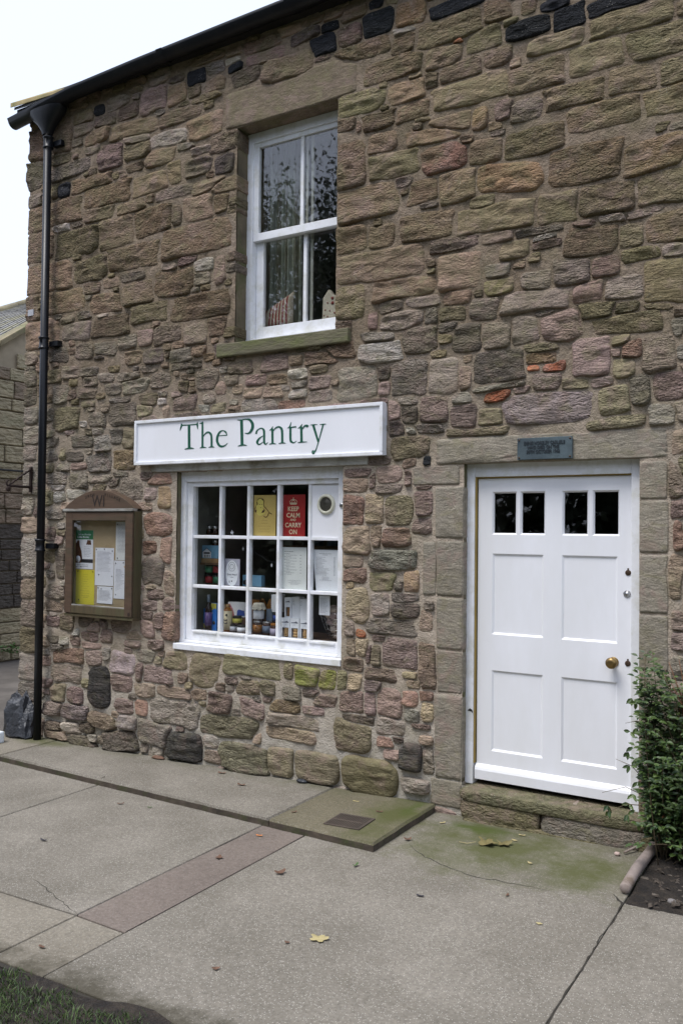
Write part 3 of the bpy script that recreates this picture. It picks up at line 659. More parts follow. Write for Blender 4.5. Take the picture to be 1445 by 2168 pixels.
# reveals, gable, back, floors so that no sky shows through the house
M_REV = pm('reveal_stone', (.15, .12, .075), .9, var=.4, scale=6, bstr=.5, bscale=30, bdist=.012, dirt=(.10, .105, .04), dirtscale=4)
for k, (x0, x1, z0, z1) in OPEN.items():
    b = MB(); e = .004; d = .012
    b.box(x0 - .05, x0 - e, d, .42, z0, z1); b.box(x1 + e, x1 + .05, d, .42, z0, z1)
    b.box(x0 - .05, x1 + .05, d + .003, .42, z1 + e, z1 + .05); b.box(x0 - .05, x1 + .05, d + .003, .42, z0 - .05, z0 - e)
    b.build('reveal', M_REV, wall)
shell = MB()
shell.box(-6.29, -6.24, .012, 6.0, -.3, 5.44); shell.box(1.58, 1.62, .012, 6.0, -.3, 5.44); shell.box(-6.29, 1.62, 6.0, 6.05, -.3, 5.44)
shell.build('rear_walls', M_REV, cottage)
gab = MB(); gab.prism([(0, 0)], 0, 0) if False else None
gab.add([(-6.29, 0, 5.44), (-6.29, 6.05, 5.44), (-6.29, 3.02, 7.58), (-6.24, 0, 5.44), (-6.24, 6.05, 5.44), (-6.24, 3.02, 7.58)], [(0, 1, 2), (3, 5, 4), (0, 2, 5, 3), (1, 4, 5, 2)])
gab.build('gable', M_REV, cottage)
# gable stones (seen only when stepping aside): courses of squared blocks
GV, GF, off = MB(), [], 0
zrow = -.1
while zrow < 5.2:
    hh = random.uniform(.16, .26); yy = .16
    while yy < 5.9:
        ww = random.uniform(.25, .5)
        GV.box(-6.31 - random.uniform(0, .012), -6.28, yy, min(yy + ww - .015, 6.0), zrow, zrow + hh - .014); yy += ww
    zrow += hh
o = GV.build('gable_stones', pm('gable_stone', (.17, .14, .10), .9, var=.4, scale=5, bstr=.6, bscale=25, bdist=.012), cottage, bevel=.006, seg=1); o['kind'] = 'stuff'

# roof, verge, gutter
rf = MB()
for sgn, ya, yb in ((1, -.13, 3.02), (-1, 6.2, 3.02)):
    rf.add([(-6.36, ya, 5.450), (1.8, ya, 5.450), (1.8, yb, 7.66), (-6.36, yb, 7.66), (-6.36, ya, 5.425), (1.8, ya, 5.425), (1.8, yb, 7.635), (-6.36, yb, 7.635)],
           [(0, 1, 2, 3), (4, 7, 6, 5), (0, 4, 5, 1), (3, 2, 6, 7), (0, 3, 7, 4), (1, 5, 6, 2)])
roof = rf.build('roof', M_SLATE, cottage)
sl = MB()
yy = -.13
n = 0
while yy < 2.95:
    xx = -6.36 + (.12 if n % 2 else 0)
    z0 = 5.452 + (yy + .13) * .70
    while xx < 1.8:
        ww = .26
        dz = .33 * .70
        sl.add([(xx, yy, z0 + .012), (xx + ww - .006, yy, z0 + .012), (xx + ww - .006, yy + .33, z0 + dz + .004), (xx, yy + .33, z0 + dz + .004),
                (xx, yy, z0 + .003), (xx + ww - .006, yy, z0 + .003)], [(0, 1, 2, 3), (0, 4, 5, 1)])
        xx += ww
    yy += .24; n += 1
o = sl.build('roof_slates', M_SLATE, roof, fix=False); o['kind'] = 'stuff'
vg = MB(); vg.add([(-6.39, -.15, 5.445), (-5.7, -.13, 5.43), (-5.7, 3.0, 7.62), (-6.39, 3.0, 7.62), (-6.39, -.15, 5.488), (-5.7, -.13, 5.455), (-5.7, 3.0, 7.66), (-6.39, 3.0, 7.70)],
                  [(0, 3, 2, 1), (4, 5, 6, 7), (0, 1, 5, 4), (1, 2, 6, 5), (2, 3, 7, 6), (3, 0, 4, 7)])
vg.build('verge', M_VERGE, roof, bevel=.006)
ds = MB(); ds.box(-6.36, 1.7, -.10, .03, 5.405, 5.44); ds.build('soffit_board', M_BLACKM, cottage)
# gutter: half round section swept along the eaves, falling towards the corner outlet
gp = [(-6.38, 5.334), (-6.0, 5.375), (-5.6, 5.415), (-4.8, 5.44), (-3.5, 5.462), (-1.5, 5.475), (1.75, 5.49)]
gv = []; gf = []; K = 13
prof = [(-.115 - .066 * math.cos(math.pi * k / 12), -.070 * math.sin(math.pi * k / 12)) for k in range(13)]
prof = [(-.188, .0)] + prof[1:] 
prof2 = [(y * .93 - .008, z * .92 + .001) for y, z in prof]
for x, z in gp:
    gv += [(x, y, z + dz) for y, dz in prof] + [(x, y, z + dz) for y, dz in prof2]
L = len(prof)
for a in range(len(gp) - 1):
    for k in range(L - 1):
        gf.append((a * 2 * L + k, (a + 1) * 2 * L + k, (a + 1) * 2 * L + k + 1, a * 2 * L + k + 1))
        gf.append((a * 2 * L + L + k, a * 2 * L + L + k + 1, (a + 1) * 2 * L + L + k + 1, (a + 1) * 2 * L + L + k))
    gf.append((a * 2 * L, a * 2 * L + L, (a + 1) * 2 * L + L, (a + 1) * 2 * L))
gf.append(tuple(range(L)))
gut = MB(); gut.smooth = True; gut.add(gv, gf); gutter = gut.build('gutter', M_BLACK, cottage)
for x in (-4.6, -3.4, -2.2, -1.0):
    z = np.interp(x, [p[0] for p in gp], [p[1] for p in gp])
    b = MB(); b.smooth = True
    vv = []
    for xx in (x - .03, x + .03): vv += [(xx, -.105 + (y + .105) * 1.05, z + dz * 1.06) for y, dz in prof]
    b.add(vv, [(k, L + k, L + k + 1, k + 1) for k in range(L - 1)]); b.build('gutter_joint', M_BLACK, gutter, fix=False)

# upper window ----------------------------------------------------------------
uw = empty('sash_window', parent=cottage)
x0, x1, z0, z1 = OPEN['up']
b = MB(); b.box(x0 - .14, x1 + .125, -.05, .13, 3.035, 3.131); sill = b.build('stone_sill', pm('mossy_sill_stone', (.145, .13, .078), .9, var=.3, scale=7, bstr=.6, bscale=30, bdist=.01, dirt=(.12, .13, .045), dirtscale=4, stretch=(1, 1, 3)), uw, bevel=.008)
yf = .13
def frame(name, mat, par, x0, x1, z0, z1, wl, wr, wb, wt, ya, yb, bevel=.003):
    o = MB(); o.box(x0, x0 + wl, ya, yb, z0, z1).box(x1 - wr, x1, ya, yb, z0, z1)
    o.box(x0 + wl, x1 - wr, ya + .001, yb - .001, z0, z0 + wb).box(x0 + wl, x1 - wr, ya + .001, yb - .001, z1 - wt, z1)
    return o.build(name, mat, par, bevel)
frame('box_frame', M_WHITE2, uw, x0 - .01, x1 + .01, z0 + .012, z1 + .0, .055, .05, .04, .075, yf, yf + .11)
us = frame('upper_sash', M_WHITE2, uw, x0 + .046, x1 - .04, 3.93, z1 - .076, .045, .045, .058, .035, yf + .014, yf + .05)
ls = frame('lower_sash', M_WHITE2, uw, x0 + .046, x1 - .04, z0 + .052, 3.985, .068, .055, .095, .05, yf + .056, yf + .094)
one('glazing_bar', M_WHITE2, uw, -3.497, -3.470, yf + .02, yf + .045, 3.989, z1 - .112)
one('glazing_bar', M_WHITE2, uw, -3.490, -3.462, yf + .06, yf + .088, z0 + .148, 3.934)
for nm, a, b_ in (('pane', x0 + .09, -3.4835), ('pane', -3.4835, x1 - .084)):
    one(nm, M_GLASS2, uw, a, b_, yf + .030, yf + .034, 3.985, z1 - .11, 0)
    one(nm, M_GLASS2, uw, a, b_, yf + .072, yf + .076, z0 + .145, 3.94, 0)
# room behind: dim box with curtain and secondary glazing rails
def room(x0, x1, y0, y1, z0, z1, mat, par):
    vs = [(x0, y0, z0), (x1, y0, z0), (x1, y1, z0), (x0, y1, z0), (x0, y0, z1), (x1, y0, z1), (x1, y1, z1), (x0, y1, z1)]
    return MB().add(vs, [(0, 1, 2, 3), (4, 7, 6, 5), (1, 5, 6, 2), (2, 6, 7, 3), (3, 7, 4, 0)]).build('interior', mat, par, fix=False)
room(x0 - .04, x1 + .04, .245, 3.2, z0 - .04, z1 + .04, M_DARKIN, uw)
b = MB(); b.box(-3.503, -3.486, .235, .25, z0 + .1, z1 - .05); b.box(-3.460, -3.438, .235, .25, z0 + .1, z1 - .05)
b.build('secondary_glazing_rail', pm('cream_rail', (.50, .50, .42), .5, bstr=0), uw, .002)

cv = MB(); cv.smooth = True; nn = 60; vv = []
for k in range(nn + 1):
    x = -3.96 + .33 * k / nn
    y = .37 + .022 * math.sin(k * 1.05) + .012 * math.sin(k * .43 + 1)
    vv += [(x, y, z0 + .02), (x - .01, y + .01, z1 + .02)]
cv.add(vv, [(2 * k, 2 * k + 2, 2 * k + 3, 2 * k + 1) for k in range(nn)])
cu = cv.build('curtain', [M_CURT, M_CURT2], None, fix=False)
cu.data.polygons.foreach_set('material_index', [1 if (k // 5) % 3 == 1 else 0 for k in range(nn)])
tag(cu, 'sage and olive striped curtain hanging behind the upper sash window', 'curtain')

def cushion(name, label, cat, pts, yc, th, mats, stripes):
    b = MB(); n = 22; m_ = 12; vv = []
    (ax, az), (bx, bz), (cx, cz), (dx_, dz_) = pts       # bl, br, tr, tl
    for side in (-1, 1):
        for j in range(m_ + 1):
            for i in range(n + 1):
                u, v = i / n, j / m_
                x = (ax * (1 - u) + bx * u) * (1 - v) + (dx_ * (1 - u) + cx * u) * v
                z = (az * (1 - u) + bz * u) * (1 - v) + (dz_ * (1 - u) + cz * u) * v
                t = (max(0, 1 - (2 * u - 1) ** 4) * max(0, 1 - (2 * v - 1) ** 4)) ** .5
                vv.append((x, yc + side * th * t, z))
    ff = []; q = (n + 1) * (m_ + 1); mi = []
    for side in (0, 1):
        for j in range(m_):
            for i in range(n):
                a = side * q + j * (n + 1) + i
                ff.append((a, a + 1, a + n + 2, a + n + 1) if side == 0 else (a, a + n + 1, a + n + 2, a + 1)); mi.append(stripes(i, j))
    b.smooth = True; b.add(vv, ff); o = b.build(name, mats, None, fix=False); o.data.polygons.foreach_set('material_index', mi)
    tag(o, label, cat); return o
cushion('striped_cushion', 'red and cream striped cushion slumped on the upstairs window ledge', 'cushion',
        [(-4.0, 3.28), (-3.66, 3.28), (-3.655, 3.56), (-3.96, 3.40)], .31, .05, [M_CUSH, M_CUSHR], lambda i, j: 1 if i in (1, 5, 6, 9, 11, 13, 15, 17, 19) else 0)
b = MB(); b.prism([(-3.36, 3.285), (-3.16, 3.285), (-3.16, 3.46), (-3.27, 3.465), (-3.305, 3.515), (-3.355, 3.45)], .245, .30)
dh = b.build('fabric_doorstop', M_SPOT, None, .012); tag(dh, 'cream spotted fabric house shape on the upstairs window ledge', 'doorstop')
b = MB()
for (x, z, r) in [(-3.27, 3.44, .012), (-3.268, 3.405, .013), (-3.31, 3.41, .006), (-3.33, 3.36, .006), (-3.29, 3.35, .006), (-3.25, 3.33, .007), (-3.31, 3.31, .006), (-3.22, 3.37, .008), (-3.34, 3.32, .005)]:
    b.lathe([(r, 0), (r, .002)], (x, .2445, z), 10, 'y')
b.build('printed_spots', M_CUSHR, dh)

# shop window ------------------------------------------------------------------
sw = empty('shop_window', parent=cottage)
x0, x1, z0, z1 = OPEN['shop']
yo = .05
frame('outer_frame', M_WHITE2, sw, x0 - .035, x1 + .03, z0 + .035, z1 + .02, .075, .10, .02, .095, yo, yo + .10, .004)
frame('casement', M_WHITE2, sw, x0 + .041, x1 - .071, z0 + .056, z1 - .076, .055, .008, .075, .035, yo + .022, yo + .085, .003)
one('sill', M_WHITE2, sw, x0 - .005, x1 - .0, -.022, yo + .02, z0 - .012, z0 + .033, .005)
VX = [-4.412, -4.148, -3.883, -3.610, -3.339, -3.098]; ZX = [.975, 1.310, 1.692, 2.076]
for x in VX[1:-1]:
    one('glazing_bar', M_WHITE2, sw, x - .012, x + .012, yo + .030, yo + .075, ZX[0] - .004, ZX[3] + .002, .004)
for z in ZX[1:-1]:
    for k in range(5):
        one('glazing_bar', M_WHITE2, sw, VX[k] + (.0125 if k else -.002), VX[k + 1] - (.0125 if k < 4 else -.004), yo + .031, yo + .076, z - .0125, z + .0125, .004)
for j in range(3):
    for k in range(5):
        if (j, k) == (2, 4): continue
        one('pane', M_GLASS, sw, VX[k], VX[k + 1], yo + .055, yo + .058, ZX[j], ZX[j + 1], 0)
    for k in range(5):                      # putty beads catching the light on the ledges
        one('ledge', M_WHITE2, sw, VX[k] + .014, VX[k + 1] - .014, yo + .012, yo + .03, ZX[0] - .019, ZX[0] - .004, .003) if j == 0 else None
one('panel', M_WHITE, sw, VX[4] + .012, VX[5] + .004, yo + .04, yo + .055, ZX[2] + .0125, ZX[3], .002)
vc = (-3.2045, yo + .04, 1.935)
vr = MB(); vr.lathe([(.050, -.001), (.050, .012), (.058, .018), (.068, .014), (.0735, .004), (.0735, -.001)], vc, 32, 'y'); vr.build('vent_ring', M_VENT, sw)
vb = MB(); vb.lathe([(.052, .001), (.052, .003)], vc, 32, 'y'); vb.build('vent_hole', M_LID, sw)
vg_ = MB()
for k in range(-5, 6):
    h = math.sqrt(max(0, .05 ** 2 - (k * .009) ** 2))
    vg_.box(vc[0] + k * .009 - .0005, vc[0] + k * .009 + .0005, yo + .028, yo + .031, vc[2] - h, vc[2] + h)
    vg_.box(vc[0] - h, vc[0] + h, yo + .0265, yo + .0278, vc[2] + k * .009 - .0005, vc[2] + k * .009 + .0005)
vg_.build('vent_mesh', pm('cream_wire', (.20, .19, .15), .5, bstr=0), sw)
ck = MB(); ck.lathe([(.017, 0), (.017, .006), (.010, .008)], (-3.055, yo, 1.925), 12, 'y'); ck.build('catch', M_CHROME, sw)
room(x0 - .045, x1 + .045, yo + .101, 3.0, z0 - .2, z1 + .1, M_DARKIN, sw)
one('inner_ledge', M_SHELF, sw, x0 - .04, x1 + .04, yo + .103, .62, z0 + .02, z0 + .117, .003)
il = MB(); il.box(x0 - .042, x0 + .03, yo + .102, .45, z0 + .1, z1); il.build('inner_reveal', pm('inner_side_wall', (.14, .14, .12), .8), sw)
one('shelf', M_SHELF, sw, x0 + .03, -4.22, .24, .42, 1.455 + .014, 1.484, .002)
one('shelf', M_SHELF, sw, x0 + .03, -4.22, .25, .42, 1.295, 1.314, .002)
one('shelf', M_SHELF, sw, x0 + .03, -4.22, .28, .42, 1.690, 1.706, .002)
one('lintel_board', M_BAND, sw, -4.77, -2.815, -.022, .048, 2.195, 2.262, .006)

# door ------------------------------------------------------------------------
dr = empty('front_door', parent=cottage)
x0, x1, z0, z1 = OPEN['door']
b = MB()
b.box(x0 - .01, -2.078, .055, .15, .170, z1 + .02); b.box(-1.118, x1 + .01, .055, .15, .170, z1 + .02); b.box(-2.078, -1.118, .056, .149, 2.098, z1 + .02)
b.build('door_frame', M_WHITE2, dr, .005)
b = MB(); b.box(-2.078, -2.070, .066, .12, .30, 2.098); b.box(-2.070, -1.118, .074, .12, 2.090, 2.098); b.build('draught_strip', M_STRIPB, dr)
lx0, lx1, lz0, lz1, ly = -2.064, -1.120, .215, 2.088, .085
PR = [(-1.962, -1.821, 1.746, 1.995), (-1.780, -1.640, 1.746, 1.995), (-1.518, -1.380, 1.746, 1.995), (-1.337, -1.200, 1.746, 1.995)]
PR = [(a - .010, b_ + .010, c_ - .010, d_ + .010) for a, b_, c_, d_ in PR]
PN = [(-1.968, -1.640, 1.112, 1.617), (-1.528, -1.200, 1.112, 1.617), (-1.968, -1.640, .386, .888), (-1.528, -1.200, .386, .888)]
cxs = sorted({lx0, lx1} | {v for r in PR + PN for v in r[:2]}); czs = sorted({lz0, lz1} | {v for r in PR + PN for v in r[2:]})
b = MB()
for i in range(len(cxs) - 1):
    for k in range(len(czs) - 1):
        mx, mz = (cxs[i] + cxs[i + 1]) / 2, (czs[k] + czs[k + 1]) / 2
        if any(r[0] < mx < r[1] and r[2] < mz < r[3] for r in PR + PN): continue
        b.add([(cxs[i], ly, czs[k]), (cxs[i + 1], ly, czs[k]), (cxs[i + 1], ly, czs[k + 1]), (cxs[i], ly, czs[k + 1])], [(0, 1, 2, 3)])
def recess(b, r, steps):
    prev = (r[0], r[1], r[2], r[3], ly)
    for ins, d in steps:
        cur = (r[0] + ins, r[1] - ins, r[2] + ins, r[3] - ins, ly + d)
        P = lambda q: [(q[0], q[4], q[2]), (q[1], q[4], q[2]), (q[1], q[4], q[3]), (q[0], q[4], q[3])]
        b.add(P(prev) + P(cur), [(0, 1, 5, 4), (1, 2, 6, 5), (2, 3, 7, 6), (3, 0, 4, 7)]); prev = cur
    return prev
for r in PR:
    recess(b, r, [(.003, .003), (.010, .012), (.0105, .022)])
b.add([(lx0, ly, lz0), (lx0, ly, lz1), (lx0, ly + .045, lz1), (lx0, ly + .045, lz0)], [(0, 1, 2, 3)])
b.add([(lx1, ly, lz0), (lx1, ly, lz1), (lx1, ly + .045, lz1), (lx1, ly + .045, lz0)], [(0, 3, 2, 1)])
pend = []
for r in PN: pend.append(recess(b, r, [(.003, .002), (.012, .009)]))
leaf = b.build('door_leaf', M_WHITE, dr, fix=False)
for q in pend: MB().add([(q[0], q[4], q[2]), (q[1], q[4], q[2]), (q[1], q[4], q[3]), (q[0], q[4], q[3])], [(0, 1, 2, 3)]).build('panel', M_WHITE, dr, fix=False)
for r in PR: one('pane', M_GLASS, dr, r[0] + .006, r[1] - .006, ly + .018, ly + .021, r[2] + .006, r[3] - .006, 0)
wb = MB(); wb.add([(-2.068, ly + .002, .300), (-1.118, ly + .002, .300), (-2.068, ly - .018, .278), (-1.118, ly - .018, .278), (-2.068, ly - .024, .262), (-1.118, ly - .024, .262), (-2.068, ly - .022, .205), (-1.118, ly - .022, .205), (-2.068, ly + .03, .205), (-1.118, ly + .03, .205)],
                  [(0, 1, 3, 2), (2, 3, 5, 4), (4, 5, 7, 6), (6, 7, 9, 8), (0, 2, 4, 6, 8), (1, 9, 7, 5, 3)]); wb.build('weatherboard', M_WHITE, dr)
room(x0 - .0, x1 + .0, .151, 2.4, .0, z1 + .0, M_DARKIN, dr)
kx, kz = -1.222, 1.004
kb = MB(); kb.lathe([(.030, 0), (.030, .004), (.014, .008), (.011, .030), (.024, .036), (.032, .047), (.033, .058), (.027, .068), (.012, .073)], (kx, ly, kz), 24, 'y'); kb.build('door_knob', M_BRASS, dr)
for z in (1.003, 1.525):
    e = MB(); e.lathe([(.0165, 0), (.0165, .003), (.013, .005)], (-1.141, ly, z), 20, 'y'); e.box(-1.145, -1.137, ly - .005, ly, z + .012, z + .026); e.build('keyhole_cover', M_BRONZE, dr)
e = MB(); e.lathe([(.021, 0), (.021, .004), (.012, .006), (.012, .009)], (-1.146, ly, 1.403), 20, 'y'); e.build('lock_cylinder', M_CHROME, dr)
pc = MB(); pc.prism([(-2.115, .625), (-2.10, .64), (-2.083, .632), (-2.078, .612), (-2.09, .622)], .0525, .0548); pc.build('paint_chip', M_LID, dr)

# threshold stones below the door
def rock(name, mat, par, cx, cy, cz, rx, ry, rz, seed, p=3.0, amp=.16, n=18, m_=10, col=None, flat=None, fq=1.0):
    vv = []; ff = []
    for j in range(m_ + 1):
        th = math.pi * j / m_ - math.pi / 2
        for i in range(n):
            ph = 2 * math.pi * i / n
            def sp(c): return math.copysign(abs(c) ** (2 / p), c)
            x, y, z = sp(math.cos(th)) * sp(math.cos(ph)), sp(math.cos(th)) * sp(math.sin(ph)), sp(math.sin(th))
            vv.append((x, y, z))
    A = np.array(vv); k = 1 + amp * 2 * (fbm(A[:, 0] * 1.7 * fq + seed, A[:, 1] * 1.7 * fq, A[:, 2] * 1.7 * fq + 3, seed) - .5)
    A = A * k[:, None] * np.array([rx, ry, rz]) + np.array([cx, cy, cz])
    for j in range(m_):
        for i in range(n):
            ff.append((j * n + i, j * n + (i + 1) % n, (j + 1) * n + (i + 1) % n, (j + 1) * n + i))
    return mesh_obj(name, A, ff, col, mat, par)
step = empty('door_step', parent=cottage)
rock('threshold', M_STONE, step, -1.56, .02, .135,   .56, .105, .037, 3, 9, .03, 60, 12, np.array([.145, .135, .078, .6]), fq=3)
for cx, rx, cz, rz, c in ((-1.86, .25, .045, .062, 'o'), (-1.30, .30, .04, .066, 'g'), (-1.60, .5, -.04, .045, 'o'), (-1.03, .10, .0, .09, 'o')):
    rock('step_stone', M_STONE, step, cx, .015, cz, rx, .09 + .01 * rx, rz, int(cx * 100) % 97, 9, .05, 44, 12, np.append(np.array(PAL[c]) * .72, .6), fq=3)
# ------------------------------------------------------------------ text
def text(body, size, x, y, z, mat, parent, name='lettering', depth=.0015, bold=0, align='CENTER', sx=1.0, shear=0, rot=0):
    cu = bpy.data.curves.new(name, 'FONT'); cu.body = body; cu.size = size; cu.align_x = align; cu.extrude = depth / 2
    cu.offset = bold; cu.resolution_u = 3; cu.shear = shear
    o = bpy.data.objects.new(name, cu); COL.objects.link(o)
    dg = bpy.context.evaluated_depsgraph_get(); me = bpy.data.meshes.new_from_object(o.evaluated_get(dg))
    bpy.data.objects.remove(o); bpy.data.curves.remove(cu)
    me.materials.clear(); me.materials.append(mat)
    me.transform(Matrix.Translation((x, y, z)) @ Matrix.Rotation(rot, 4, 'Y') @ Matrix.Rotation(math.pi / 2, 4, 'X') @ Matrix.Diagonal((sx, 1, 1, 1)))
    o = bpy.data.objects.new(name, me); COL.objects.link(o)
    if parent is not None: setpar(o, parent)
    return o

